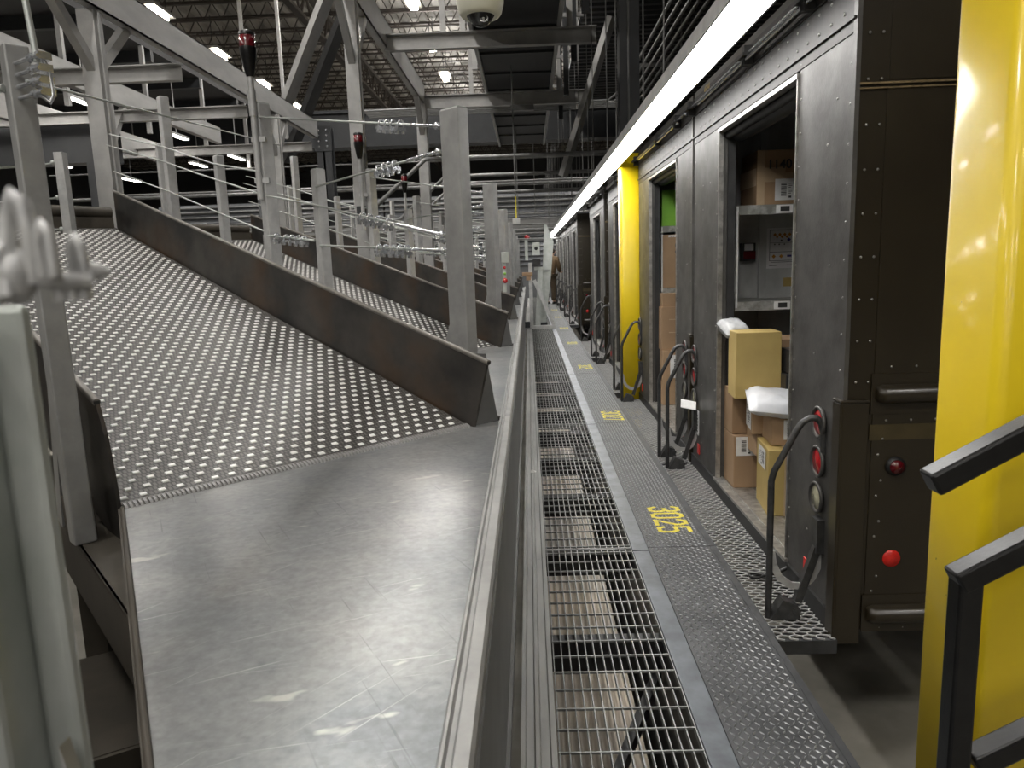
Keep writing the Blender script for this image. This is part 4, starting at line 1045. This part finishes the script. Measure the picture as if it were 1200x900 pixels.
    m = MB(); m.box(x0 + .12, x0 + .135, y1 - .6, y1 - .59, 1.03, 1.64); m.build('shelf_strap', WHITE, t)
    m = MB(); m.tube([(x0 + .26, y1 - .5, 1.6), (x0 + .47, y1 - .5, 1.66)], .003, 5); m.build('hook_wire', ZINC, t)
    # wheels
    for yy in (y0 + .25, y1 - .25):
        m = MB(); m.use(RUBBER); m.lathe([(.2, -.12), (.34, -.12), (.37, -.09), (.37, .09), (.34, .12), (.2, .12)], (x0 + 1.5, yy, -.325), (0, 1, 0), 24); m.use(GALVD); m.lathe([(.2, -.05), (.08, -.1), (.0001, -.1)], (x0 + 1.5, yy, -.325), (0, 1, 0), 16)
        m.build('wheel', None, t)
        m = MB(); m.use(RUBBER); m.lathe([(.2, -.12), (.34, -.12), (.37, -.09), (.37, .09), (.34, .12), (.2, .12)], (x0 + 4.1, yy, -.325), (0, 1, 0), 24); m.build('wheel', None, t)
    m = MB(); m.box(x0 + .2, x0 + 4.5, y0 + .7, y0 + .8, -.3, -.1); m.box(x0 + .2, x0 + 4.5, y1 - .8, y1 - .7, -.3, -.1); m.cyl((x0 + 1.5, y0 + .2, -.325), (x0 + 1.5, y1 - .2, -.325), .06, 10); m.build('chassis', BLACKSTEEL, t)
    return t
T1 = truck()
TRUCK_Y = [5.225, 8.15, 11.2, 17.25, 19.85, 22.5, 25.2, 28.0]
TLAB = ['second dark brown delivery truck, holding the green box', 'third brown delivery truck, just past the far yellow column', 'fourth brown delivery truck, before the empty bay',
        'fifth brown delivery truck, its dark side facing the empty bay', 'sixth brown delivery truck from the camera', 'seventh brown delivery truck beside the worker', 'eighth brown delivery truck far down the row', 'ninth and farthest brown delivery truck']
for yy, lab in zip(TRUCK_Y, TLAB): copy_tree(T1, (0, yy - TY0, 0), lab)
def truck_extras():
    # only on the nearest truck: number, posters, device
    m = MB(); text_geo(m, '45741', .06, (TX - .0105, 4.86, 2.355), (0, -1, 0), (0, 0, 1), (0, 0, 0)); tag(m.build('fleet_number', GOLDTXT, T1), 'gold number 45741')
    y = TY0 + TW - .062
    m = MB(); x0, x1, z0, z1 = 1.62, 1.83, 1.255, 1.525; yy = y - .003
    m.use(POSTERW); m.box(x0, x1, yy, yy + .003, z0, z1)
    m.use(PRINT)
    for a, b, c, d in ((x0 + .02, x1 - .02, z1 - .016, z1 - .013), (x0 + .02, x0 + .023, z0 + .05, z1 - .013), (x1 - .023, x1 - .02, z0 + .05, z1 - .013), (x0 + .02, x1 - .02, z0 + .05, z0 + .053), (x0 + .02, x1 - .02, z0 + .108, z0 + .111), (x0 + .02, x1 - .02, z0 + .17, z0 + .172), (x0 + .03, x1 - .03, z0 + .04, z0 + .043), (x0 + .02, x0 + .07, z0 + .018, z0 + .022), (x1 - .07, x1 - .03, z0 + .018, z0 + .022)):
        m.box(a, b, yy - .0006, yy, c, d)
    def dia(cx, cz, s): m.add([(cx - s, yy - .0009, cz), (cx, yy - .0009, cz - s), (cx + s, yy - .0009, cz), (cx, yy - .0009, cz + s)], [(0, 1, 2, 3)])
    m.use(ORANGE)
    for k in range(4): dia(x0 + .055 + k * .033, z1 - .045, .012)
    for k in range(3): dia(x0 + .07 + k * .033, z1 - .06, .01)
    dia(x0 + .05, z0 + .08, .014); dia(x0 + .1, z0 + .08, .014)
    m.use(BLUEP); dia(x1 - .06, z1 - .08, .014); m.box(x1 - .07, x1 - .04, yy - .0009, yy, z0 + .075, z0 + .088)
    m.use(PRINT); dia(x0 + .1, z1 - .085, .008); dia(x0 + .055, z1 - .11, .006); dia(x0 + .085, z1 - .11, .006); dia(x0 + .12, z1 - .11, .006)
    tag(m.build('hazard_chart', None, T1), 'white poster of small orange hazard diamonds')
    m = MB(); m.use(BLACKSTEEL); m.box(1.44, 1.53, y - .06, y, 1.31, 1.43); m.use(POSTERW); m.box(1.455, 1.515, y - .062, y - .06, 1.38, 1.425); m.use(REDD); m.box(1.45, 1.53, y - .063, y - .061, 1.325, 1.375); tag(m.build('door_latch_box', None, T1), 'small dark box with red and pale sticker')
    m = MB(); m.box(1.74, 1.8, y - .002, y, 1.13, 1.19); tag(m.build('note', CARDY, T1), 'small square yellowed note')
    m = MB(); m.tube([(1.18, y - .02, 1.75), (1.24, y - .02, 1.6), (1.27, y - .02, 1.45), (1.25, y - .02, 1.25), (1.19, y - .02, 1.1)], .005, 6); m.build('cable', RUBBER, T1)
    m = MB(); m.tube([(1.0 + .03 * cos(a), 3.2 + .022 * sin(a), -.1) for a in [q * pi / 8 for q in range(16)]], .006, 6, True); m.tube([(1.03, 3.2, -.1), (1.09, 3.19, -.085), (1.14, 3.19, -.06)], .009, 8)
    tag(m.build('tow_hook', BLACKSTEEL, T1), 'black hook lying on the mesh step')
    # tag hanging at truck 1 left handle and notice plate
    m = MB(); m.use(WHITE); m.box(TX - .004, TX - .001, 4.98, 5.12, .13, .3); m.use(PRINT)
    for k in range(6): m.box(TX - .0046, TX - .004, 5.0, 5.1, .15 + k * .022, .16 + k * .022)
    tag(m.build('notice_plate', None, T1), 'white printed notice low on the rear pillar')
    m = MB(); m.obox((TX - .13, 4.97, .335), (.1, -.02, -.02), (.015, .06, .045), (0, -.002, .003)); tag(m.build('paper_tag', WHITE, T1), 'folded white paper tag')
truck_extras()

# ------------------------------------------------------------------ parcels
def parcel(name, label, cat, o, sx, sy, sz, mtl, rot=0, tape=None, lab=None, extra=None, tilt=0, group=None):
    """o: corner nearest camera-left-bottom; sx along X, sy along Y, sz up; rot about Z in degrees"""
    t = bpy.data.objects.new(name, None); t.empty_display_size = .05; COL.objects.link(t); t.location = o
    tag(t, label, cat, group)
    m = MB(); rnd = random.Random(label); j = lambda: rnd.uniform(-.003, .003)
    m.hexa([(j(), j(), 0), (sx + j(), j(), 0), (sx + j(), sy + j(), 0), (j(), sy + j(), 0), (j(), j(), sz), (sx + j(), j(), sz), (sx + j(), sy + j(), sz), (j(), sy + j(), sz)])
    m.build('carton', mtl, t, world=False, bevel=.004)
    if tape:
        m = MB()
        for (face, a, b, c, d) in tape:
            if face == 'f': m.box(a * sx, b * sx, -.0042, -.0032, c * sz, d * sz)
            if face == 'l': m.box(-.0042, -.0032, a * sy, b * sy, c * sz, d * sz)
            if face == 't': m.box(a * sx, b * sx, c * sy, d * sy, sz + .0032, sz + .0042)
        m.build('tape', TAPE, t, world=False)
    for l in (lab or []):
        face, a, b, c, d = l; m = MB(); m.use(WHITE)
        def bx(a, b, c, d, off):
            if face == 'f': m.box(a * sx, b * sx, -.0044 - off, -.0034 - off, c * sz, d * sz)
            if face == 'l': m.box(-.0044 - off, -.0034 - off, a * sy, b * sy, c * sz, d * sz)
            if face == 't': m.box(a * sx, b * sx, c * sy, d * sy, sz + .0034 + off, sz + .0044 + off)
        bx(a, b, c, d, .0004); m.use(PRINT)
        w, h = b - a, d - c
        for k in range(9): bx(a + w * .22, a + w * .42, c + h * (.2 + k * .07), c + h * (.2 + k * .07 + (.045 if k % 3 else .025)), .001)
        for k in range(6): bx(a + w * .5, a + w * (.58 + .05 * (k % 3)), c + h * (.3 + k * .09), c + h * (.33 + k * .09), .001)
        for k in range(5): bx(a + w * .76, a + w * (.84 + .04 * (k % 2)), c + h * (.3 + k * .1), c + h * (.325 + k * .1), .001)
        bx(a + w * .5, a + w * .6, c + h * .1, c + h * .2, .001)
        m.build('shipping_label', None, t, world=False)
    for (txt, size, face, x, z, vert) in (extra or []):
        m = MB(); ax, ay = (V((1, 0, 0)), V((0, 0, 1))) if not vert else (V((0, 0, 1)), V((-1, 0, 0)))
        text_geo(m, txt, size, (x, -.0048, z), ax, ay, (0, 0, 0)); m.build('printed_words', PRINT, t, world=False)
    t.rotation_euler = (0, tilt and radians(tilt) or 0, radians(rot))
    return t
FL = -.027
def parcels():
    F1, F2 = .02, .03
    z = 1.648
    parcel('cardboard_box', 'taped brown carton marked 1140 on the top shelf of the nearest truck', 'box', (1.405, 4.64, z), .275, .34, .325, CARD2, 0,
           [('f', 0, .17, 0, 1), ('f', .17, .62, .42, .68), ('f', .8, 1, .55, 1), ('f', .62, .8, .42, .58), ('l', 0, 1, .36, .68)], [('f', .4, 1.0, .08, .47)], [('1140', .075, 'f', .06, .215, False)])
    # floor stack of truck 1
    parcel('cardboard_box', 'brown box with white front label, bottom left of the nearest truck\'s stack', 'box', (1.19, 4.28, FL), .25, .3, .32, CARD2, 0, None, [('f', .05, .62, .62, .98)])
    parcel('cardboard_box', 'brown box standing on the bottom left labelled box', 'box', (1.19, 4.32, .297), .2, .3, .265, CARD2, 0, None, None)
    parcel('cardboard_box', 'brown box with slanted white label below the big yellowed carton', 'box', (1.235, 4.08, .35), .19, .2, .2, CARD, -8, [('f', .3, .7, .0, .1)], [('l', .1, .95, .1, .95), ('f', .55, 1.0, .1, .9)])
    parcel('cardboard_box', 'small plain brown box wedged in the middle of the stack', 'box', (1.27, 4.1, .215), .16, .2, .13, CARD, 0)
    parcel('cardboard_box', 'taller brown box at the back of the stack in the nearest truck', 'box', (1.27, 4.32, FL), .3, .3, .24, CARD2, 0)
    parcel('cardboard_box', 'big yellowed carton on top of the stack in the nearest truck', 'box', (1.145, 4.1, .551), .25, .2, .375, CARDY, -3, None, None, None)
    parcel('cardboard_box', 'yellow brown taped carton at the front of the stack near the door sill', 'box', (1.235, 3.78, FL), .27, .3, .36, CARDY, -6, [('f', .3, .42, 0, 1), ('t', .3, .42, 0, 1)], [('l', .2, .8, .65, .95), ('t', .45, .9, .05, .35)])
    parcel('cardboard_box', 'open topped brown box under the white mailer', 'box', (1.275, 3.86, .337), .27, .28, .165, CARD, -5, None, [('f', .22, .5, .2, .85)])
    parcel('cardboard_box', 'tan box behind the big yellowed carton', 'box', (1.43, 4.2, .55), .3, .25, .32, CARD2, 0)
    parcel('cardboard_box', 'plain brown box low behind the taped carton, far right of the stack', 'box', (1.5, 3.95, FL), .3, .4, .58, CARD2, 0)
    parcel('printed_carton', 'small black printed carton with a white corner at the right of the stack', 'box', (1.41, 4.02, .70), .14, .14, .13, BLACKBOX, 0, None, [('f', .15, .6, .1, .55)])
    parcel('printed_carton', 'dark green striped carton under the black one', 'box', (1.39, 4.0, .556), .2, .18, .14, BLACKBOX, 0, [('f', .1, .9, .2, .25), ('f', .1, .9, .5, .55), ('f', .1, .9, .8, .85)])
    # mailer
    def pillow(name, label, c, sx, sy, sz, mt, rot, seed, rz=.0):
        m = MB(); n = 14; rnd = random.Random(seed); g = []
        for s in (1, -1):
            for i in range(n + 1):
                for j in range(n + 1):
                    u, v = i / n * 2 - 1, j / n * 2 - 1
                    h = (max(0, (1 - u ** 4)) * max(0, (1 - v ** 4))) ** .5
                    w = sin(u * 5 + v * 3 + seed) * .06 + sin(u * 9 - v * 7) * .05
                    g.append((u * sx * .5, v * sy * .5, s * sz * .5 * h * (1 + w + rnd.uniform(-.05, .05))))
        fs = []; N = (n + 1) ** 2
        for i in range(n):
            for j in range(n):
                a = i * (n + 1) + j; fs.append((a, a + n + 1, a + n + 2, a + 1)); fs.append((N + a, N + a + 1, N + a + n + 2, N + a + n + 1))
        R = Matrix.Rotation(radians(rot[2]), 3, 'Z') @ Matrix.Rotation(radians(rot[1]), 3, 'Y') @ Matrix.Rotation(radians(rot[0]), 3, 'X')
        m.add([R @ V(p) + V(c) for p in g], fs, True); o = m.build(name, mt); tag(o, label, 'mailer'); return o
    pillow('poly_mailer', 'white plastic mailer lying on the open brown box in the nearest truck', (1.315, 3.93, .56), .30, .28, .1, POLY, (14, 5, -10), 3)
    pillow('plastic_bag', 'cloudy plastic bag tucked behind the big yellowed carton', (1.2, 4.36, .925), .15, .18, .09, CLEARBAG, (20, 0, 10), 5)
    # truck 2
    y2 = 5.225; yf = y2 + TW - .59
    parcel('green_box', 'bright green printed box on the top shelf of the second truck', 'box', (1.275, yf + .01, 1.648), .3, .42, .33, GREENB, 0)
    o = COL.objects[-1]
    parcel('cardboard_box', 'tall brown carton on the middle shelf of the second truck', 'box', (1.275, yf + .01, 1.068), .3, .4, .5, CARD, 0, [('l', .4, .6, 0, 1)], [('f', .2, .5, .95, .99)], [('FFRT', .05, 'f', .12, .38, False), ('GGRT', .05, 'f', .12, .32, False)])
    parcel('cardboard_box', 'flat brown box topping the floor stack of the second truck', 'box', (1.24, yf - .2, .90), .32, .4, .12, CARD2, 0)
    parcel('cardboard_box', 'plain brown box in the middle of the floor stack of the second truck', 'box', (1.23, yf - .22, .495), .34, .4, .405, CARD2, 0, [('f', .2, .7, .4, .42), ('f', .2, .7, .7, .72)])
    parcel('cardboard_box', 'brown carton printed CARTON at the bottom of the floor stack of the second truck', 'box', (1.235, yf - .25, FL), .34, .4, .52, CARD, 0, None, [('f', .2, .68, .5, .92)],
           [('ORDER', .05, 'f', .15, .1, True), ('NEW', .05, 'f', .21, .1, True), ('FOR', .05, 'f', .21, .265, True), ('CARTON', .05, 'f', .27, .1, True)])
    parcel('cardboard_box', 'small tan box on the floor of the fourth truck', 'box', (1.24, 12.0, FL), .3, .25, .3, CARD, 14, None, [('t', .2, .7, .2, .7)])
    parcel('cardboard_box', 'brown box on the shelf of the third truck', 'box', (1.28, 8.15 + TW - .5, 1.068), .3, .4, .35, CARD2, 0)
    m = MB(); m.use(GREENL)
    for k in range(5): m.box(1.27, 1.2705, yf + .12 + k * .035, yf + .14 + k * .035, 1.70 + .02 * k, 1.85 + .01 * k)
    for o in COL.objects:
        if o.get('label', '').startswith('bright green'): g = o
    b = m.build('white_print', None, g); tag(b, 'pale printed characters on the side')
parcels()

# ------------------------------------------------------------------ aisle gate, control station, worker
def far_aisle():
    t = thing('crossing_gate', 'grey steel gate frame standing across the far walkway', 'gate', (.15, 15.1, .003))
    m = MB(); m.box(-.11, .52, 15.05, 15.12, .004, .075); m.box(-.1, -.03, 15.1, 16.2, .004, .07); m.build('base_frame', GALV, t)
    m = MB(); m.box(.0, .075, 15.06, 15.13, .07, 1.35); m.build('upright', GALV, t)
    m = MB(); m.beam((.11, 15.1, 1.0), (.49, 15.1, .07), .07, .06, up=(0, 1, 0)); m.build('diagonal_brace', GALV, t)
    m = MB(); m.prism([(.14, .05), (.32, .05), (.44, .9), (.53, 1.75), (.45, 1.95), (.40, 2.1), (.35, 2.12), (.30, 1.3)], (0, 15.3, 0), (1, 0, 0), (0, 0, 1), (0, .1, 0)); m.box(.33, .345, 15.29, 15.3, .6, 1.9); tag(m.build('folding_arm', GALVL, t), 'pale raised folding arm')
    m = MB(); m.beam((.16, 15.2, .05), (.24, 15.2, 1.2), .1, .05, up=(0, 1, 0)); m.build('inner_arm', GALVL, t)
    m = MB(); m.box(-.12, .0, 15.0, 15.12, .04, .16); m.box(.22, .36, 15.25, 15.4, .04, .12); m.build('caster_foot', DARKP, t)
    m = MB(); m.box(-.13, .08, 15.02, 15.2, 1.08, 1.16); m.box(-.05, .04, 15.02, 15.2, 1.0, 1.1); m.build('wooden_block', CARD2, t)
    m = MB(); m.box(.09, .25, 15.0, 15.14, 1.3, 1.42); m.build('black_case', BLACKSTEEL, t)
    m = MB(); m.use(GALVL); m.box(.09, .24, 15.0, 15.1, 1.5, 1.75); m.use(BLACKSTEEL); m.lathe([(.035, 0), (.03, .006), (.0001, .006)], (.165, 15.0, 1.63), (0, -1, 0), 16); m.build('horn_panel', None, t)
    m = MB(); m.use(GALVL); m.box(-.06, 0, 15.0, 15.1, 1.4, 1.8); m.use(REDL); m.lathe([(.05, 0), (.055, .03), (.03, .06), (.0001, .065)], (-.01, 15.05, 1.84), (0, 0, 1), 16); m.build('red_button_box', None, t)
    m = MB(); m.box(.12, .45, 15.2, 15.24, 1.2, 1.26); m.build('cross_bar', GALVL, t)
    # control station on third thick post
    x, y = -.32, 9.8
    t = thing('control_station', 'pale control station with red and green buttons on the third thick post', 'control box', (x, y, 1.0))
    m = MB(); m.box(x - .03, x + .07, y - .1, y - .03, 1.36, 1.5); m.build('enclosure', GALVL, t, bevel=.008)
    m = MB(); m.box(x - .02, x + .03, y - .08, y - .03, .98, 1.36); m.build('button_strip', GALVL, t, bevel=.006)
    for z, mt, r in ((1.3, REDL, .018), (1.22, GREENB, .018), (1.13, REDL, .034)):
        m = MB(); m.lathe([(r, 0), (r, .02), (r * .6, .03), (.0001, .032)], (x + .01, y - .08, z), (0, -1, 0), 14); m.build('push_button', mt, t)
    # litter and pallets far left: cartons on distant belts
    spots = [(-8.5, 9.4, 1.75, .4), (-7.2, 11.2, 1.78, .4), (-8.5, 12.0, 1.75, .45), (-10.8, 12.6, 1.9, .45), (-7.2, 13.6, 1.78, .4), (-8.5, 14.4, 1.75, .4), (-7.2, 15.8, 1.78, .42), (-10.8, 15.2, 1.9, .45), (-8.5, 17.5, 1.75, .45), (-7.2, 18.5, 1.78, .42), (-8.5, 19.6, 1.75, .45), (-10.8, 18.0, 1.9, .45), (-7.2, 21.5, 1.78, .45), (-8.5, 22.5, 1.75, .45)]
    for i, (x, y, z, s) in enumerate(spots):
        parcel('cardboard_box', f'brown carton riding the far sorting line, {ORD[i]} from the camera', 'box', (x, y, z), s, s * .8, s * .7, CARD if i % 2 else CARD2, (7 * i) % 15, group='cartons on the far sorting line')
far_aisle()

def sorting_lines():
    for i, (x, z, lab) in enumerate([(-7.0, 1.78, 'nearest'), (-8.35, 1.75, 'middle'), (-10.6, 1.9, 'farthest')]):
        t = thing('sorting_line', f'{lab} of the long dark sorting lines behind the tops of the belts', 'conveyor', (x, 16, -.7), 'long sorting lines behind the belts')
        m = MB(); m.box(x - .5, x + .5, 6.4 + i, 33.8, z - .05, z); m.build('belt', BELTB, t)
        for sx in (-.55, .5):
            m = MB(); m.box(x + sx, x + sx + .05, 6.4 + i, 33.8, z - .25, z + (.3 if i else .1)); m.build('side_channel', BEAMS if i else GALVD, t)
        for k in range(7):
            m = MB(); y = 7.5 + i + k * 4; m.box(x - .5, x - .42, y, y + .08, -.7, z - .2); m.box(x + .42, x + .5, y, y + .08, -.7, z - .2); m.box(x - .5, x + .5, y, y + .08, z - .3, z - .2); m.build('trestle', GALVD, t)
        for k in range(6):
            y = 8 + i + k * 3.2
            for s2 in (-.62, .6):
                pass
            q = thing('guard_post', f'thin post with rails beside the {lab} sorting line, number {k + 1} from the camera', 'post', (x - .62, y, -.7), 'thin posts along the sorting lines')
            m = MB(); m.box(x - .65, x - .59, y - .03, y + .03, -.7, z + .75); m.build('tube', GALV, q)
            m = MB()
            for zz in (.3, .6): m.cyl((x - .62, y, z + zz), (x - .62, y + 3.2, z + zz), .012, 6)
            m.build('rail', GALV, q)
        for k in range(4):
            y = 8.6 + i * .9 + k * 3.1; zl = 4.1 if i < 2 else 3.9
            q = thing('added_task_light', f'small task light added to brighten the {lab} sorting line, {ORD[k]} from the camera', 'light fixture', (x, y, zl), 'added task lights over the sorting lines')
            m = MB(); m.box(x - .06, x + .06, y, y + .9, zl + .01, zl + .06); m.build('housing', GALV, q)
            m = MB(); m.box(x - .05, x + .05, y + .02, y + .88, zl, zl + .01); m.build('tube_lamp', SPARK, q)
            m = MB(); m.cyl((x, y + .45, zl + .06), (x, y + .45, 5.2 if x < -6.75 else 9.3), .01, 6); m.build('hanger', GALV, q)
            area('clutter_fill_lamp', (x, y + .45, zl - .03), .1, .8, 28, (1, .96, .9))  # fixture and lamp added to brighten the clutter behind the posts
    # some posts left of the first belt top
    for j, (x, y, zt, lab) in enumerate([(-3.72, 6.02, 2.35, 'square post beyond the top of the nearest belt, right of the left post'), (-4.25, 6.35, 2.0, 'shorter square post beyond the top of the nearest belt')]):
        m = MB(); m.box(x - .035, x + .035, y - .035, y + .035, -.7, zt)
        tag(m.build('guard_post', GALV), lab, 'post')
        for q, zz in enumerate((zt - .08, zt - .35, zt - .6)):
            m = MB(); m.cyl((x, y, zz), (x - 2.5, y + .3, zz - .05), .008, 6); m.sph((x - .05, y - .03, zz), .02, 8)
            tag(m.build('wire_rope', GALVL), f'{("top", "middle", "bottom")[q]} wire rope on the {("taller", "shorter")[j]} post beyond the nearest belt', 'wire rope')
sorting_lines()

def make_person():
    # one continuous body mesh grown with metaball-free tube loft
    bx, by, zf = .69, 24.0, .003
    t = thing('person', 'person in brown work clothes bending towards the far trucks', 'person', (bx, by, zf))
    def S(name, V_, E_, R_, mt):
        me = bpy.data.meshes.new(name); me.from_pydata(V_, E_, [])
        o = bpy.data.objects.new(name, me); COL.objects.link(o); o.parent = t
        md = o.modifiers.new('Skin', 'SKIN'); md.use_smooth_shade = True
        lay = me.skin_vertices[0] if len(me.skin_vertices) else None
        if lay is None:
            bm = __import__('bmesh').new(); bm.from_mesh(me); bm.verts.layers.skin.verify(); bm.to_mesh(me); bm.free(); lay = me.skin_vertices[0]
        for i, r in enumerate(R_): lay.data[i].radius = r if isinstance(r, tuple) else (r, r); lay.data[i].use_root = (i == 0)
        s = o.modifiers.new('Subsurf', 'SUBSURF'); s.levels = 1; s.render_levels = 1
        me.materials.append(mt); return o
    Vv = [(0, 0, .92), (.05, 0, 1.1), (.1, 0, 1.3), (.13, 0, 1.44), (.17, 0, 1.54), (.2, 0, 1.62),
          (-.02, .1, .88), (0, .11, .48), (-.04, .11, .09), (.1, .11, .05),
          (-.02, -.1, .88), (.03, -.11, .48), (.0, -.11, .09), (.15, -.11, .05),
          (.13, .19, 1.42), (.22, .23, 1.14), (.42, .18, 1.06), (.13, -.19, 1.42), (.2, -.23, 1.13), (.4, -.18, 1.02),
          (.47, .17, 1.06), (.53, .16, 1.06), (.45, -.17, 1.02), (.51, -.16, 1.02)]
    Ee = [(0, 1), (1, 2), (2, 3), (3, 4), (4, 5), (0, 6), (6, 7), (7, 8), (8, 9), (0, 10), (10, 11), (11, 12), (12, 13), (3, 14), (14, 15), (15, 16), (3, 17), (17, 18), (18, 19), (16, 20), (20, 21), (19, 22), (22, 23)]
    Rr = [.11, .1, .12, .1, .05, .055, .085, .06, .045, .04, .1, .07, .045, .04, .075, .055, .042, .06, .05, .04, .036, .02, .036, .02]
    S('body', Vv, Ee, Rr, SKIN)
    S('jacket', [(0, 0, .88), (.03, 0, 1.02), (.08, 0, 1.25), (.13, 0, 1.43), (.16, 0, 1.52), (.13, .19, 1.43), (.22, .235, 1.14), (.39, .185, 1.07), (.13, -.19, 1.43), (.2, -.235, 1.13), (.37, -.185, 1.03)],
      [(0, 1), (1, 2), (2, 3), (3, 4), (3, 5), (5, 6), (6, 7), (3, 8), (8, 9), (9, 10)], [.185, .18, .205, .175, .095, .105, .08, .06, .105, .08, .06], COAT)
    S('trousers', [(0, 0, .93), (-.02, .1, .86), (0, .11, .48), (-.04, .11, .1), (-.02, -.1, .86), (.03, -.11, .48), (0, -.11, .1)], [(0, 1), (1, 2), (2, 3), (0, 4), (4, 5), (5, 6)], [.16, .12, .09, .075, .12, .09, .075], TROUS)
    for s in (.11, -.11):
        m = MB(); dx = -.04 if s > 0 else 0
        m.sph((dx + .06, s, .045), .06, 12, (2.2, .85, .75)); m.box(dx - .06, dx + .18, s - .045, s + .045, 0, .02); m.build('shoe', SHOE, t, world=False)
    m = MB(); hx, hz = .235, 1.67
    m.sph((hx, 0, hz), .1, 16, (1, .8, 1.15)); m.add([(hx + .09, -.018, hz - .01), (hx + .09, .018, hz - .01), (hx + .125, 0, hz - .025), (hx + .088, 0, hz + .03)], [(0, 2, 3), (2, 1, 3), (0, 1, 2)])
    for s in (-1, 1): m.sph((hx, s * .083, hz - .005), .025, 8, (.7, .4, 1.2))
    m.use(SKIN); m.use(HAIR)
    for s in (-1, 1): m.sph((hx + .088, s * .032, hz + .02), .011, 8)
    m.box(hx + .08, hx + .093, -.025, .025, hz - .056, hz - .05)
    m.build('head', None, t, world=False)
    m = MB(); m.sph((hx - .018, 0, hz + .028), .104, 14, (.98, .84, 1.05)); m.build('hair', HAIR, t, world=False)
    for s, z in ((.16, 1.06), (-.16, 1.02)):
        m = MB()
        for k in range(4):
            y = s + (k - 1.5) * .019; L = (.06, .072, .068, .05)[k]
            m.tube([(.5, y, z), (.5 + L * .6, y, z - .004), (.5 + L, y, z - .02)], [.011, .009, .007], 6)
        m.tube([(.47, s - .03 * (1 if s > 0 else -1), z), (.5, s - .055 * (1 if s > 0 else -1), z - .01), (.53, s - .06 * (1 if s > 0 else -1), z - .02)], [.012, .01, .008], 6)
        m.build('fingers', SKIN, t, world=False)
make_person()
for o in COL.objects:
    if o.get('category') == 'person': o.rotation_euler = (0, 0, radians(62))

# ------------------------------------------------------------------ world and view
w = bpy.data.worlds.new('world'); SC.world = w; w.use_nodes = True
w.node_tree.nodes['Background'].inputs['Color'].default_value = (.9, .95, 1, 1)
w.node_tree.nodes['Background'].inputs['Strength'].default_value = .05
SC.view_settings.view_transform = 'Standard'; SC.view_settings.look = 'None'; SC.view_settings.gamma = 1
SC.view_settings.use_curve_mapping = False; SC.view_settings.exposure = 0.45
SC.cycles.use_denoising = True
SC.cycles.max_bounces = 6
